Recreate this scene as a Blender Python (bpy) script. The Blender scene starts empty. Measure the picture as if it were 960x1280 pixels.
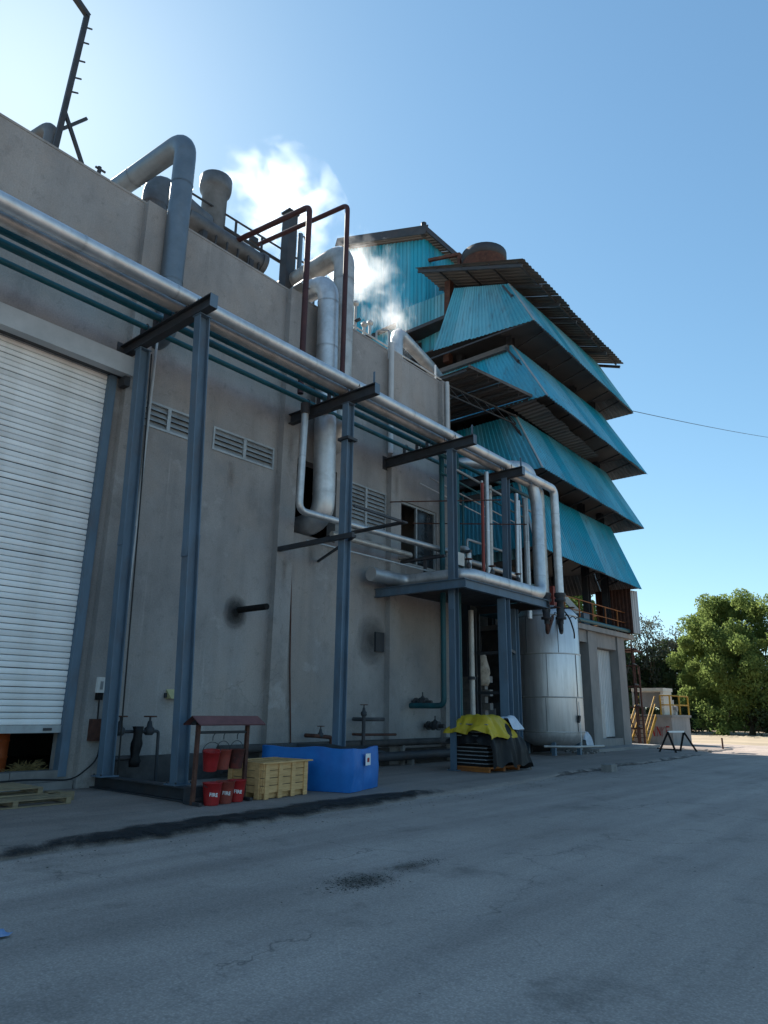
import bpy, bmesh, math, random
from mathutils import Vector, Matrix, noise
R_ = random.Random(7)
D = bpy.data
scene = bpy.context.scene
COL = scene.collection

# ------------------------------------------------------------------ camera
cam_d = D.cameras.new('camera'); cam = D.objects.new('camera', cam_d); COL.objects.link(cam)
scene.camera = cam
cam_d.sensor_fit = 'VERTICAL'; cam_d.sensor_height = 24.0; cam_d.lens = 24.0*870/1280
cam_d.clip_start = 0.05; cam_d.clip_end = 3000
right, down, fwd = (Vector(v) for v in ((0.766532, 0.642073, 0.013079), (-0.166167, 0.217967, -0.961706), (-0.620337, 0.735005, 0.27377)))
M = Matrix.Identity(4)
for i in range(3):
    M[i][0] = right[i]; M[i][1] = -down[i]; M[i][2] = -fwd[i]
M[2][3] = 1.6
cam.matrix_world = M

# ------------------------------------------------------------------ sky, sun, exposure
SUN = Vector((-0.73, 0.195, 0.655)).normalized()
world = D.worlds.new('World'); scene.world = world; world.use_nodes = True
wn = world.node_tree; bgd = wn.nodes['Background']
sky = wn.nodes.new('ShaderNodeTexSky'); sky.sky_type = 'NISHITA'; sky.sun_disc = False
sky.sun_elevation = math.asin(SUN.z); sky.sun_rotation = math.atan2(SUN.x, SUN.y)
sky.altitude = 0; sky.air_density = 0.8; sky.dust_density = 0.22; sky.ozone_density = 3.0
tn_ = wn.nodes.new('ShaderNodeMix'); tn_.data_type = 'RGBA'; tn_.blend_type = 'MULTIPLY'; tn_.inputs[0].default_value = 1.0
tn_.inputs[7].default_value = (0.80, 1.03, 1.02, 1)   # the phone's white balance, the same in every direction
wn.links.new(sky.outputs[0], tn_.inputs[6]); 
ro_ = wn.nodes.new('ShaderNodeVectorMath'); ro_.operation = 'MULTIPLY_ADD'; ro_.inputs[1].default_value = (0.11,)*3; ro_.inputs[2].default_value = (1, 1, 1)
dv_ = wn.nodes.new('ShaderNodeVectorMath'); dv_.operation = 'DIVIDE'        # soft highlight roll-off, the same all round the sky
wn.links.new(tn_.outputs[2], ro_.inputs[0]); wn.links.new(tn_.outputs[2], dv_.inputs[0]); wn.links.new(ro_.outputs[0], dv_.inputs[1]); wn.links.new(dv_.outputs[0], bgd.inputs[0])
bgd.inputs[1].default_value = 0.15
sl = D.lights.new('sun', 'SUN'); sun = D.objects.new('sun', sl); COL.objects.link(sun)
sl.energy = 5.0; sl.angle = math.radians(0.53); sl.color = (1, 0.94, 0.84)
sun.rotation_euler = SUN.to_track_quat('Z', 'Y').to_euler()
sun.location = (-40, 10, 60)
scene.view_settings.view_transform = 'Standard'; scene.view_settings.look = 'None'
scene.view_settings.exposure = 1.05; scene.view_settings.gamma = 1.0
scene.view_settings.use_curve_mapping = False
scene.cycles.volume_bounces = 8; scene.cycles.max_bounces = 16

# ------------------------------------------------------------------ materials
MATS = {}
def mat(name, c1, c2=None, rough=0.7, metal=0.0, scale=3.0, stretch=(1, 1, 1), bump=0.0, bscale=40.0, c3=None, c3amt=0.5, c3scale=1.2, spec=0.3, rvar=0.1, coord='Object'):
    m = D.materials.new(name); m.use_nodes = True; nt = m.node_tree; N = nt.nodes; L = nt.links
    b = N['Principled BSDF']; b.inputs['Roughness'].default_value = rough; b.inputs['Metallic'].default_value = metal
    b.inputs['Specular IOR Level'].default_value = spec
    tc = N.new('ShaderNodeTexCoord'); mp = N.new('ShaderNodeMapping'); mp.inputs['Scale'].default_value = stretch
    L.new(tc.outputs[coord], mp.inputs[0])
    if c2 is None: c2 = tuple(x*0.75 for x in c1)
    n1 = N.new('ShaderNodeTexNoise'); n1.inputs['Scale'].default_value = scale; n1.inputs['Detail'].default_value = 6; n1.inputs['Roughness'].default_value = 0.62
    L.new(mp.outputs[0], n1.inputs['Vector'])
    r1 = N.new('ShaderNodeValToRGB'); r1.color_ramp.elements[0].position = 0.35; r1.color_ramp.elements[1].position = 0.68
    r1.color_ramp.elements[0].color = (*c2, 1); r1.color_ramp.elements[1].color = (*c1, 1)
    L.new(n1.outputs['Fac'], r1.inputs[0])
    out = r1.outputs[0]
    if c3 is not None:
        n2 = N.new('ShaderNodeTexNoise'); n2.inputs['Scale'].default_value = c3scale; n2.inputs['Detail'].default_value = 8; n2.inputs['Roughness'].default_value = 0.7
        L.new(mp.outputs[0], n2.inputs['Vector'])
        r2 = N.new('ShaderNodeValToRGB'); r2.color_ramp.elements[0].position = 0.5; r2.color_ramp.elements[1].position = 0.72
        r2.color_ramp.elements[0].color = (0, 0, 0, 1); r2.color_ramp.elements[1].color = (c3amt,)*3 + (1,)
        L.new(n2.outputs['Fac'], r2.inputs[0])
        mx = N.new('ShaderNodeMix'); mx.data_type = 'RGBA'
        L.new(r2.outputs[0], mx.inputs[0]); L.new(out, mx.inputs[6]); mx.inputs[7].default_value = (*c3, 1)
        out = mx.outputs[2]
    oi = N.new('ShaderNodeObjectInfo'); vr = N.new('ShaderNodeMapRange'); vr.inputs[3].default_value = 0.86; vr.inputs[4].default_value = 1.08; L.new(oi.outputs['Random'], vr.inputs[0])
    hs_ = N.new('ShaderNodeHueSaturation'); L.new(vr.outputs[0], hs_.inputs['Value']); L.new(out, hs_.inputs['Color'])
    L.new(hs_.outputs[0], b.inputs['Base Color'])
    if rvar:
        mr = N.new('ShaderNodeMapRange'); mr.inputs[3].default_value = max(0.03, rough-rvar); mr.inputs[4].default_value = min(1, rough+rvar)
        L.new(n1.outputs['Fac'], mr.inputs[0]); L.new(mr.outputs[0], b.inputs['Roughness'])
    if bump:
        n3 = N.new('ShaderNodeTexNoise'); n3.inputs['Scale'].default_value = bscale; n3.inputs['Detail'].default_value = 5
        L.new(tc.outputs[coord], n3.inputs['Vector'])
        bp = N.new('ShaderNodeBump'); bp.inputs['Strength'].default_value = bump; bp.inputs['Distance'].default_value = 0.02
        L.new(n3.outputs['Fac'], bp.inputs['Height']); L.new(bp.outputs[0], b.inputs['Normal'])
    MATS[name] = m
    return m

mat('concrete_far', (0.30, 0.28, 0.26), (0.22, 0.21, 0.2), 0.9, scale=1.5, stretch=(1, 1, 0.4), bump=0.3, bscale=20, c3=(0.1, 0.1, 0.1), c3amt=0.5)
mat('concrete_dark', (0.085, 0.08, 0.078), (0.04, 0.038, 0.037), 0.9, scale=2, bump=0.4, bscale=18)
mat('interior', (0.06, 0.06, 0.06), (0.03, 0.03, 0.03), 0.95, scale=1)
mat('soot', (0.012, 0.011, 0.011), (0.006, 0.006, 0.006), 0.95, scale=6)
mat('aluminium', (0.60, 0.61, 0.62), (0.45, 0.465, 0.475), 0.46, 0.75, scale=2.2, stretch=(1, 1, 1), c3=(0.32, 0.30, 0.28), c3amt=0.5, c3scale=3.0, bump=0.08, bscale=6)
mat('zinc', (0.20, 0.235, 0.265), (0.15, 0.18, 0.205), 0.5, 0.7, scale=2.0, c3=(0.17, 0.17, 0.17), c3amt=0.5, c3scale=3.0)
mat('aluminium_dull', (0.55, 0.53, 0.50), (0.40, 0.385, 0.36), 0.5, 0.6, scale=2.2, c3=(0.24, 0.20, 0.17), c3amt=0.6, c3scale=2.5)
mat('dark_duct', (0.16, 0.17, 0.18), (0.1, 0.105, 0.11), 0.55, 0.4, scale=2, c3=(0.08, 0.06, 0.05), c3amt=0.5)
mat('tank_steel', (0.72, 0.71, 0.70), (0.57, 0.56, 0.555), 0.46, 0.78, scale=1.6, stretch=(3, 3, 0.25), c3=(0.27, 0.25, 0.23), c3amt=0.55, c3scale=1.5, bump=0.06, bscale=4)
mat('teal_paint', (0.016, 0.115, 0.14), (0.011, 0.082, 0.10), 0.45, scale=3, c3=(0.05, 0.055, 0.055), c3amt=0.5)
mat('grey_sheet', (0.13, 0.12, 0.115), (0.08, 0.075, 0.07), 0.65, 0.1, scale=1.2, c3=(0.07, 0.045, 0.035), c3amt=0.6)
mat('soffit_grey', (0.075, 0.078, 0.083), (0.05, 0.052, 0.056), 0.7, scale=1.2, c3=(0.06, 0.045, 0.038), c3amt=0.5)
mat('white_sheet', (0.52, 0.53, 0.53), (0.40, 0.41, 0.41), 0.6, scale=1.4, stretch=(2, 2, 0.3), c3=(0.25, 0.22, 0.19), c3amt=0.4)
mat('steel_blue', (0.115, 0.175, 0.235), (0.085, 0.13, 0.175), 0.55, scale=2.5, stretch=(1, 1, 0.4), c3=(0.11, 0.075, 0.055), c3amt=0.45, c3scale=2)
mat('steel_dark', (0.05, 0.055, 0.062), (0.032, 0.035, 0.04), 0.6, scale=3, c3=(0.075, 0.04, 0.03), c3amt=0.5)
mat('rust', (0.11, 0.048, 0.034), (0.06, 0.028, 0.022), 0.85, scale=5, c3=(0.16, 0.08, 0.05), c3amt=0.6, c3scale=6)
mat('red_pipe', (0.07, 0.028, 0.028), (0.045, 0.018, 0.02), 0.6, scale=4)
mat('red_oxide', (0.25, 0.05, 0.04), (0.16, 0.035, 0.03), 0.6, scale=4)
mat('door_white', (0.84, 0.84, 0.83), (0.74, 0.74, 0.73), 0.5, scale=1.2, stretch=(1, 1, 0.4), c3=(0.5, 0.47, 0.42), c3amt=0.45, c3scale=0.8)
mat('header_paint', (0.46, 0.48, 0.49), (0.38, 0.40, 0.41), 0.5, scale=2)
mat('louvre_paint', (0.40, 0.43, 0.44), (0.30, 0.32, 0.33), 0.5, 0.3, scale=4)
mat('bucket_red', (0.42, 0.022, 0.022), (0.30, 0.016, 0.018), 0.45, scale=6, c3=(0.12, 0.03, 0.025), c3amt=0.5, c3scale=5)
mat('bucket_faded', (0.36, 0.065, 0.042), (0.23, 0.042, 0.03), 0.65, scale=6, c3=(0.10, 0.05, 0.04), c3amt=0.7, c3scale=7)
mat('bucket_burnt', (0.12, 0.03, 0.024), (0.05, 0.02, 0.018), 0.8, scale=8, c3=(0.3, 0.05, 0.035), c3amt=0.7, c3scale=6)
mat('white_paint', (0.75, 0.75, 0.73), (0.65, 0.65, 0.63), 0.6, scale=8)
mat('stand_roof', (0.20, 0.085, 0.08), (0.14, 0.06, 0.058), 0.7, scale=5)
mat('wood', (0.68, 0.42, 0.19), (0.50, 0.29, 0.12), 0.8, scale=3, stretch=(3, 1, 10), bump=0.2, bscale=30)
mat('wood_old', (0.30, 0.235, 0.14), (0.20, 0.15, 0.095), 0.85, scale=4, stretch=(2, 1, 8), bump=0.2, bscale=30)
mat('tarp_blue', (0.012, 0.165, 0.50), (0.008, 0.12, 0.40), 0.5, scale=2.5, bump=0.25, bscale=5, spec=0.4)
mat('tarp_inner', (0.05, 0.06, 0.07), (0.03, 0.036, 0.042), 0.6, scale=2)
mat('cloth_yellow', (0.60, 0.42, 0.025), (0.44, 0.30, 0.018), 0.55, scale=3, bump=0.3, bscale=8)
mat('cloth_black', (0.014, 0.014, 0.015), (0.008, 0.008, 0.009), 0.6, scale=4, bump=0.4, bscale=9, spec=0.22)
mat('cloth_white', (0.62, 0.65, 0.70), (0.48, 0.52, 0.58), 0.7, scale=6)
mat('sack', (0.50, 0.42, 0.33), (0.36, 0.29, 0.22), 0.85, scale=7, c3=(0.1, 0.08, 0.06), c3amt=0.8, c3scale=4)
mat('yellow_paint', (0.52, 0.30, 0.035), (0.36, 0.19, 0.025), 0.6, scale=4, c3=(0.12, 0.06, 0.03), c3amt=0.6)
mat('orange_paint', (0.40, 0.14, 0.03), (0.24, 0.085, 0.03), 0.6, scale=4)
mat('drum_orange', (0.42, 0.10, 0.025), (0.28, 0.06, 0.02), 0.45, scale=3)
mat('straw', (0.30, 0.22, 0.09), (0.19, 0.14, 0.06), 0.9, scale=12)
mat('panel_grey', (0.26, 0.27, 0.28), (0.2, 0.21, 0.22), 0.5, scale=3)
mat('canopy_cream', (0.62, 0.57, 0.48), (0.5, 0.46, 0.39), 0.6, scale=3)
mat('black_cable', (0.012, 0.012, 0.013), (0.008, 0.008, 0.009), 0.5, scale=5)
mat('sand', (0.42, 0.335, 0.235), (0.30, 0.24, 0.17), 0.95, scale=0.35, bump=0.5, bscale=6, c3=(0.2, 0.17, 0.125), c3amt=0.6, c3scale=0.12)
mat('bark', (0.11, 0.085, 0.06), (0.06, 0.048, 0.036), 0.95, scale=8, stretch=(1, 1, 0.2), bump=0.5, bscale=12)
mat('block', (0.24, 0.225, 0.21), (0.17, 0.16, 0.15), 0.9, scale=4, bump=0.4, bscale=20)
mat('grime', (0.018, 0.018, 0.019), (0.010, 0.010, 0.011), 0.75, scale=4, bump=0.9, bscale=14, c3=(0.05, 0.048, 0.046), c3amt=0.6, c3scale=2.5)
mat('glass_dark', (0.03, 0.035, 0.04), (0.02, 0.024, 0.028), 0.12, scale=2, spec=0.5, rvar=0.04)
mat('debris', (0.085, 0.072, 0.055), (0.04, 0.035, 0.028), 0.9, scale=9)
mat('litter_blue', (0.05, 0.22, 0.55), (0.3, 0.42, 0.6), 0.4, scale=9)
mat('lamp_yellow', (0.45, 0.42, 0.22), (0.36, 0.34, 0.18), 0.5, scale=4)
mat('fence_dark', (0.05, 0.045, 0.04), (0.03, 0.028, 0.026), 0.9, scale=2)

def leaf_mat(name, c1, c2, tr):
    m = D.materials.new(name); m.use_nodes = True; nt = m.node_tree; N = nt.nodes; L = nt.links
    N.remove(N['Principled BSDF'])
    oi = N.new('ShaderNodeTexCoord'); nz = N.new('ShaderNodeTexNoise'); nz.inputs['Scale'].default_value = 0.9; nz.inputs['Detail'].default_value = 5
    L.new(oi.outputs['Object'], nz.inputs['Vector'])
    rp = N.new('ShaderNodeValToRGB'); rp.color_ramp.elements[0].position = 0.35; rp.color_ramp.elements[1].position = 0.65
    rp.color_ramp.elements[0].color = (*c2, 1); rp.color_ramp.elements[1].color = (*c1, 1)
    L.new(nz.outputs['Fac'], rp.inputs[0])
    d = N.new('ShaderNodeBsdfDiffuse'); t = N.new('ShaderNodeBsdfTranslucent'); mx = N.new('ShaderNodeMixShader'); mx.inputs[0].default_value = tr
    L.new(rp.outputs[0], d.inputs[0]); L.new(rp.outputs[0], t.inputs[0])
    L.new(d.outputs[0], mx.inputs[1]); L.new(t.outputs[0], mx.inputs[2]); L.new(mx.outputs[0], N['Material Output'].inputs[0])
    MATS[name] = m
leaf_mat('leaf', (0.215, 0.27, 0.08), (0.11, 0.16, 0.05), 0.58)
leaf_mat('leaf_dark', (0.085, 0.115, 0.055), (0.05, 0.072, 0.038), 0.45)
leaf_mat('leaf_grey', (0.12, 0.125, 0.095), (0.075, 0.08, 0.06), 0.35)

def yard_mat(name, q):
    m = D.materials.new(name); m.use_nodes = True; nt = m.node_tree; N = nt.nodes; L = nt.links
    b = N['Principled BSDF']; tc = N.new('ShaderNodeTexCoord')
    def nz(scale, det=6, rough=0.6, st=None):
        n = N.new('ShaderNodeTexNoise'); n.inputs['Scale'].default_value = scale; n.inputs['Detail'].default_value = det; n.inputs['Roughness'].default_value = rough
        if st:
            mp = N.new('ShaderNodeMapping'); mp.inputs['Scale'].default_value = st; mp.inputs['Rotation'].default_value = (0, 0, 0.25)
            L.new(tc.outputs['Object'], mp.inputs[0]); L.new(mp.outputs[0], n.inputs['Vector'])
        else: L.new(tc.outputs['Object'], n.inputs['Vector'])
        return n
    def ramp(src, p0, p1, c0, c1):
        r = N.new('ShaderNodeValToRGB'); r.color_ramp.elements[0].position = p0; r.color_ramp.elements[1].position = p1
        r.color_ramp.elements[0].color = (*c0, 1); r.color_ramp.elements[1].color = (*c1, 1); L.new(src, r.inputs[0]); return r.outputs[0]
    def mix(fac, a, bcol, mode='MIX'):
        x = N.new('ShaderNodeMix'); x.data_type = 'RGBA'; x.blend_type = mode
        if isinstance(fac, float): x.inputs[0].default_value = fac
        else: L.new(fac, x.inputs[0])
        L.new(a, x.inputs[6])
        if isinstance(bcol, tuple): x.inputs[7].default_value = (*bcol, 1)
        else: L.new(bcol, x.inputs[7])
        return x.outputs[2]
    big = ramp(nz(0.28, 7, 0.62).outputs['Fac'], 0.36, 0.66, (0.385*q, 0.315*q, 0.27*q), (0.49*q, 0.405*q, 0.35*q))
    trk = ramp(nz(0.5, 6, 0.6, (3.2, 0.28, 1)).outputs['Fac'], 0.42, 0.7, (1, 1, 1), (0.74, 0.74, 0.75))
    c = mix(1.0, big, trk, 'MULTIPLY')
    fine = ramp(nz(38, 4, 0.7).outputs['Fac'], 0.3, 0.75, (0.66, 0.66, 0.66), (1.2, 1.2, 1.2))
    c = mix(0.8, c, fine, 'MULTIPLY')
    sp = ramp(nz(9, 7, 0.75).outputs['Fac'], 0.60, 0.70, (0, 0, 0), (0.55, 0.55, 0.55))
    c = mix(sp, c, (0.10, 0.096, 0.09))
    # cracks: distorted voronoi edges, kept only in patches
    dist = nz(1.3, 4, 0.6); add = N.new('ShaderNodeVectorMath'); add.operation = 'MULTIPLY_ADD'
    L.new(dist.outputs['Color'], add.inputs[0]); add.inputs[1].default_value = (0.9, 0.9, 0.9); L.new(tc.outputs['Object'], add.inputs[2])
    vo = N.new('ShaderNodeTexVoronoi'); vo.feature = 'DISTANCE_TO_EDGE'; vo.inputs['Scale'].default_value = 0.36
    L.new(add.outputs[0], vo.inputs['Vector'])
    cr = ramp(vo.outputs['Distance'], 0.0015, 0.0045, (1, 1, 1), (0, 0, 0))
    msk = ramp(nz(0.55, 3).outputs['Fac'], 0.50, 0.62, (0, 0, 0), (0.6, 0.6, 0.6))
    crm = mix(1.0, cr, msk, 'MULTIPLY')
    c = mix(crm, c, (0.045, 0.043, 0.041))
    for sc, lo, hi, amt, dark in ((0.7, 0.56, 0.68, 0.55, (0.15, 0.13, 0.115)), (2.1, 0.58, 0.70, 0.5, (0.14, 0.122, 0.11)), (5.5, 0.56, 0.70, 0.4, (0.17, 0.15, 0.135)), (1.2, 0.60, 0.75, 0.35, (0.52, 0.45, 0.39))):
        c = mix(ramp(nz(sc, 9, 0.72).outputs['Fac'], lo, hi, (0, 0, 0), (amt, amt, amt)), c, dark)
    ag = N.new('ShaderNodeTexVoronoi'); ag.inputs['Scale'].default_value = 55; L.new(tc.outputs['Object'], ag.inputs['Vector'])
    c = mix(0.5, c, ramp(ag.outputs['Distance'], 0.1, 0.6, (1.25, 1.25, 1.25), (0.72, 0.72, 0.72)), 'MULTIPLY')
    # small dark pits and droppings
    vp = N.new('ShaderNodeTexVoronoi'); vp.inputs['Scale'].default_value = 2.6; vp.inputs['Randomness'].default_value = 1; L.new(add.outputs[0], vp.inputs['Vector'])
    pit = ramp(vp.outputs['Distance'], 0.035, 0.06, (0.8, 0.8, 0.8), (0, 0, 0))
    pm = ramp(nz(0.9, 2).outputs['Fac'], 0.54, 0.60, (0, 0, 0), (1, 1, 1))
    c = mix(mix(1.0, pit, pm, 'MULTIPLY'), c, (0.05, 0.048, 0.045))
    L.new(c, b.inputs['Base Color']); b.inputs['Roughness'].default_value = 0.82; b.inputs['Specular IOR Level'].default_value = 0.3
    bp = N.new('ShaderNodeBump'); bp.inputs['Strength'].default_value = 0.35; bp.inputs['Distance'].default_value = 0.02
    L.new(nz(24, 6, 0.7).outputs['Fac'], bp.inputs['Height'])
    b2 = N.new('ShaderNodeBump'); b2.inputs['Strength'].default_value = 0.35; b2.inputs['Distance'].default_value = 0.08
    L.new(nz(1.1, 4, 0.6).outputs['Fac'], b2.inputs['Height']); L.new(b2.outputs[0], bp.inputs['Normal']); L.new(bp.outputs[0], b.inputs['Normal'])
    MATS[name] = m
yard_mat('yard', 1.05); yard_mat('pavement_dirty', 0.7)

def sheet_mat(name, c1, c2, fade, rustc=(0.10, 0.05, 0.03)):
    # coated steel: painted outside, bare dull zinc on the back; faded blotches, dirty runs down the slope, specks of rust
    m = D.materials.new(name); m.use_nodes = True; nt = m.node_tree; N = nt.nodes; L = nt.links; b = N['Principled BSDF']
    tc = N.new('ShaderNodeTexCoord')
    def nz(sc, st, det=6, rg=0.62):
        mp = N.new('ShaderNodeMapping'); mp.inputs['Scale'].default_value = st; L.new(tc.outputs['Object'], mp.inputs[0])
        n = N.new('ShaderNodeTexNoise'); n.inputs['Scale'].default_value = sc; n.inputs['Detail'].default_value = det; n.inputs['Roughness'].default_value = rg; L.new(mp.outputs[0], n.inputs['Vector']); return n.outputs['Fac']
    def ramp(s, p0, p1, a, c):
        r = N.new('ShaderNodeValToRGB'); r.color_ramp.elements[0].position = p0; r.color_ramp.elements[1].position = p1; r.color_ramp.elements[0].color = (*a, 1); r.color_ramp.elements[1].color = (*c, 1); L.new(s, r.inputs[0]); return r.outputs[0]
    def mix(f, a, c):
        x = N.new('ShaderNodeMix'); x.data_type = 'RGBA'; L.new(f, x.inputs[0]); L.new(a, x.inputs[6])
        if isinstance(c, tuple): x.inputs[7].default_value = (*c, 1)
        else: L.new(c, x.inputs[7])
        return x.outputs[2]
    col = ramp(nz(0.55, (1, 1, 1)), 0.35, 0.65, c2, c1)
    col = mix(ramp(nz(0.9, (1, 1, 0.5), 7), 0.48, 0.75, (0, 0, 0), (0.75, 0.75, 0.75)), col, fade)
    col = mix(ramp(nz(5.0, (1, 1, 0.05), 5), 0.52, 0.72, (0, 0, 0), (0.5, 0.5, 0.5)), col, (0.07, 0.085, 0.09))
    col = mix(ramp(nz(7.0, (1, 1, 0.4), 8, 0.75), 0.66, 0.74, (0, 0, 0), (0.7, 0.7, 0.7)), col, rustc)
    oi = N.new('ShaderNodeObjectInfo'); vr = N.new('ShaderNodeMapRange'); vr.inputs[3].default_value = 0.80; vr.inputs[4].default_value = 1.12; L.new(oi.outputs['Random'], vr.inputs[0])
    sr = N.new('ShaderNodeMapRange'); sr.inputs[3].default_value = 1.05; sr.inputs[4].default_value = 0.78; L.new(oi.outputs['Random'], sr.inputs[0])
    hs_ = N.new('ShaderNodeHueSaturation'); L.new(vr.outputs[0], hs_.inputs['Value']); L.new(sr.outputs[0], hs_.inputs['Saturation']); L.new(col, hs_.inputs['Color']); col = hs_.outputs[0]
    gm = N.new('ShaderNodeNewGeometry'); back = ramp(nz(1.2, (1, 1, 1)), 0.35, 0.65, (0.17, 0.16, 0.155), (0.27, 0.265, 0.26))
    L.new(mix(gm.outputs['Backfacing'], col, back), b.inputs['Base Color']); b.inputs['Roughness'].default_value = 0.5; b.inputs['Specular IOR Level'].default_value = 0.3
    MATS[name] = m
sheet_mat('teal_sheet', (0.022, 0.36, 0.52), (0.016, 0.285, 0.42), (0.075, 0.29, 0.37))
sheet_mat('teal_sheet_pale', (0.055, 0.37, 0.48), (0.04, 0.29, 0.39), (0.12, 0.27, 0.32))
def wall_mat():
    m = D.materials.new('concrete'); m.use_nodes = True; nt = m.node_tree; N = nt.nodes; L = nt.links; b = N['Principled BSDF']; tc = N.new('ShaderNodeTexCoord')
    def nz(sc, st=(1, 1, 1), det=6, rg=0.62):
        mp = N.new('ShaderNodeMapping'); mp.inputs['Scale'].default_value = st; L.new(tc.outputs['Object'], mp.inputs[0])
        n = N.new('ShaderNodeTexNoise'); n.inputs['Scale'].default_value = sc; n.inputs['Detail'].default_value = det; n.inputs['Roughness'].default_value = rg; L.new(mp.outputs[0], n.inputs['Vector']); return n.outputs['Fac']
    def ramp(s, p0, p1, a, c):
        r = N.new('ShaderNodeValToRGB'); r.color_ramp.elements[0].position = p0; r.color_ramp.elements[1].position = p1; r.color_ramp.elements[0].color = (*a, 1); r.color_ramp.elements[1].color = (*c, 1); L.new(s, r.inputs[0]); return r.outputs[0]
    def mix(f, a, c, mode='MIX'):
        x = N.new('ShaderNodeMix'); x.data_type = 'RGBA'; x.blend_type = mode
        if isinstance(f, float): x.inputs[0].default_value = f
        else: L.new(f, x.inputs[0])
        L.new(a, x.inputs[6])
        if isinstance(c, tuple): x.inputs[7].default_value = (*c, 1)
        else: L.new(c, x.inputs[7])
        return x.outputs[2]
    g3 = lambda v: (v, v, v)
    c = ramp(nz(0.5, (1, 1, 0.7), 8), 0.36, 0.66, (0.225, 0.22, 0.217), (0.335, 0.325, 0.315))
    c = mix(ramp(nz(0.33, (1, 1, 1), 5), 0.45, 0.62, g3(0), g3(0.5)), c, (0.33, 0.28, 0.24))           # browner render patches
    c = mix(ramp(nz(2.2, (1, 1, 0.06), 6), 0.54, 0.74, g3(0), g3(0.32)), c, (0.17, 0.165, 0.16))            # drip runs
    c = mix(ramp(nz(6.0, (1, 1, 0.035), 5), 0.62, 0.74, g3(0), g3(0.28)), c, (0.50, 0.48, 0.455))           # lime runs
    c = mix(ramp(nz(3.5, (1, 1, 1), 9, 0.75), 0.56, 0.70, g3(0), g3(0.5)), c, (0.14, 0.137, 0.135))
    c = mix(ramp(nz(1.1, (1, 1, 0.8), 9, 0.7), 0.55, 0.66, g3(0), g3(0.4)), c, (0.17, 0.165, 0.163))
    c = mix(ramp(nz(0.8, (1, 1, 1), 8, 0.66), 0.60, 0.66, g3(0), g3(0.35)), c, (0.44, 0.43, 0.42))         # blotches
    c = mix(0.7, c, ramp(nz(30, (1, 1, 1), 4, 0.7), 0.3, 0.7, g3(0.80), g3(1.15)), 'MULTIPLY')
    vo = N.new('ShaderNodeTexVoronoi'); vo.feature = 'DISTANCE_TO_EDGE'; vo.inputs['Scale'].default_value = 0.33
    n2 = N.new('ShaderNodeTexNoise'); n2.inputs['Scale'].default_value = 1.1; n2.inputs['Detail'].default_value = 5; L.new(tc.outputs['Object'], n2.inputs['Vector'])
    ad = N.new('ShaderNodeVectorMath'); ad.operation = 'MULTIPLY_ADD'; L.new(n2.outputs['Color'], ad.inputs[0]); ad.inputs[1].default_value = (1.2, 1.2, 1.2); L.new(tc.outputs['Object'], ad.inputs[2]); L.new(ad.outputs[0], vo.inputs['Vector'])
    ck = mix(1.0, ramp(vo.outputs['Distance'], 0.001, 0.004, g3(0.32), g3(0)), ramp(nz(0.4), 0.48, 0.58, g3(0), g3(1)), 'MULTIPLY')
    c = mix(ck, c, (0.09, 0.085, 0.08))
    L.new(c, b.inputs['Base Color']); b.inputs['Roughness'].default_value = 0.92; b.inputs['Specular IOR Level'].default_value = 0.2
    bp = N.new('ShaderNodeBump'); bp.inputs['Strength'].default_value = 0.4; bp.inputs['Distance'].default_value = 0.02; L.new(nz(14, (1, 1, 1), 7, 0.7), bp.inputs['Height'])
    b2 = N.new('ShaderNodeBump'); b2.inputs['Strength'].default_value = 0.3; b2.inputs['Distance'].default_value = 0.12; L.new(nz(1.0, (1, 1, 1), 4), b2.inputs['Height']); L.new(b2.outputs[0], bp.inputs['Normal']); L.new(bp.outputs[0], b.inputs['Normal'])
    MATS['concrete'] = m
wall_mat()
def rag_mat():
    # grime that breaks up into ragged patches where the deposit gets thin (vertex value 'thick')
    m = MATS['grime']; nt = m.node_tree; N = nt.nodes; L = nt.links; b = N['Principled BSDF']
    at = N.new('ShaderNodeAttribute'); at.attribute_name = 'thick'; tc = N.new('ShaderNodeTexCoord')
    n = N.new('ShaderNodeTexNoise'); n.inputs['Scale'].default_value = 3.5; n.inputs['Detail'].default_value = 9; n.inputs['Roughness'].default_value = 0.75; L.new(tc.outputs['Object'], n.inputs['Vector'])
    s = N.new('ShaderNodeMath'); s.operation = 'ADD'; L.new(at.outputs['Fac'], s.inputs[0]); L.new(n.outputs['Fac'], s.inputs[1])
    r = N.new('ShaderNodeMapRange'); r.inputs[1].default_value = 0.78; r.inputs[2].default_value = 1.12; L.new(s.outputs[0], r.inputs[0]); L.new(r.outputs[0], b.inputs['Alpha'])
rag_mat()
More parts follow.
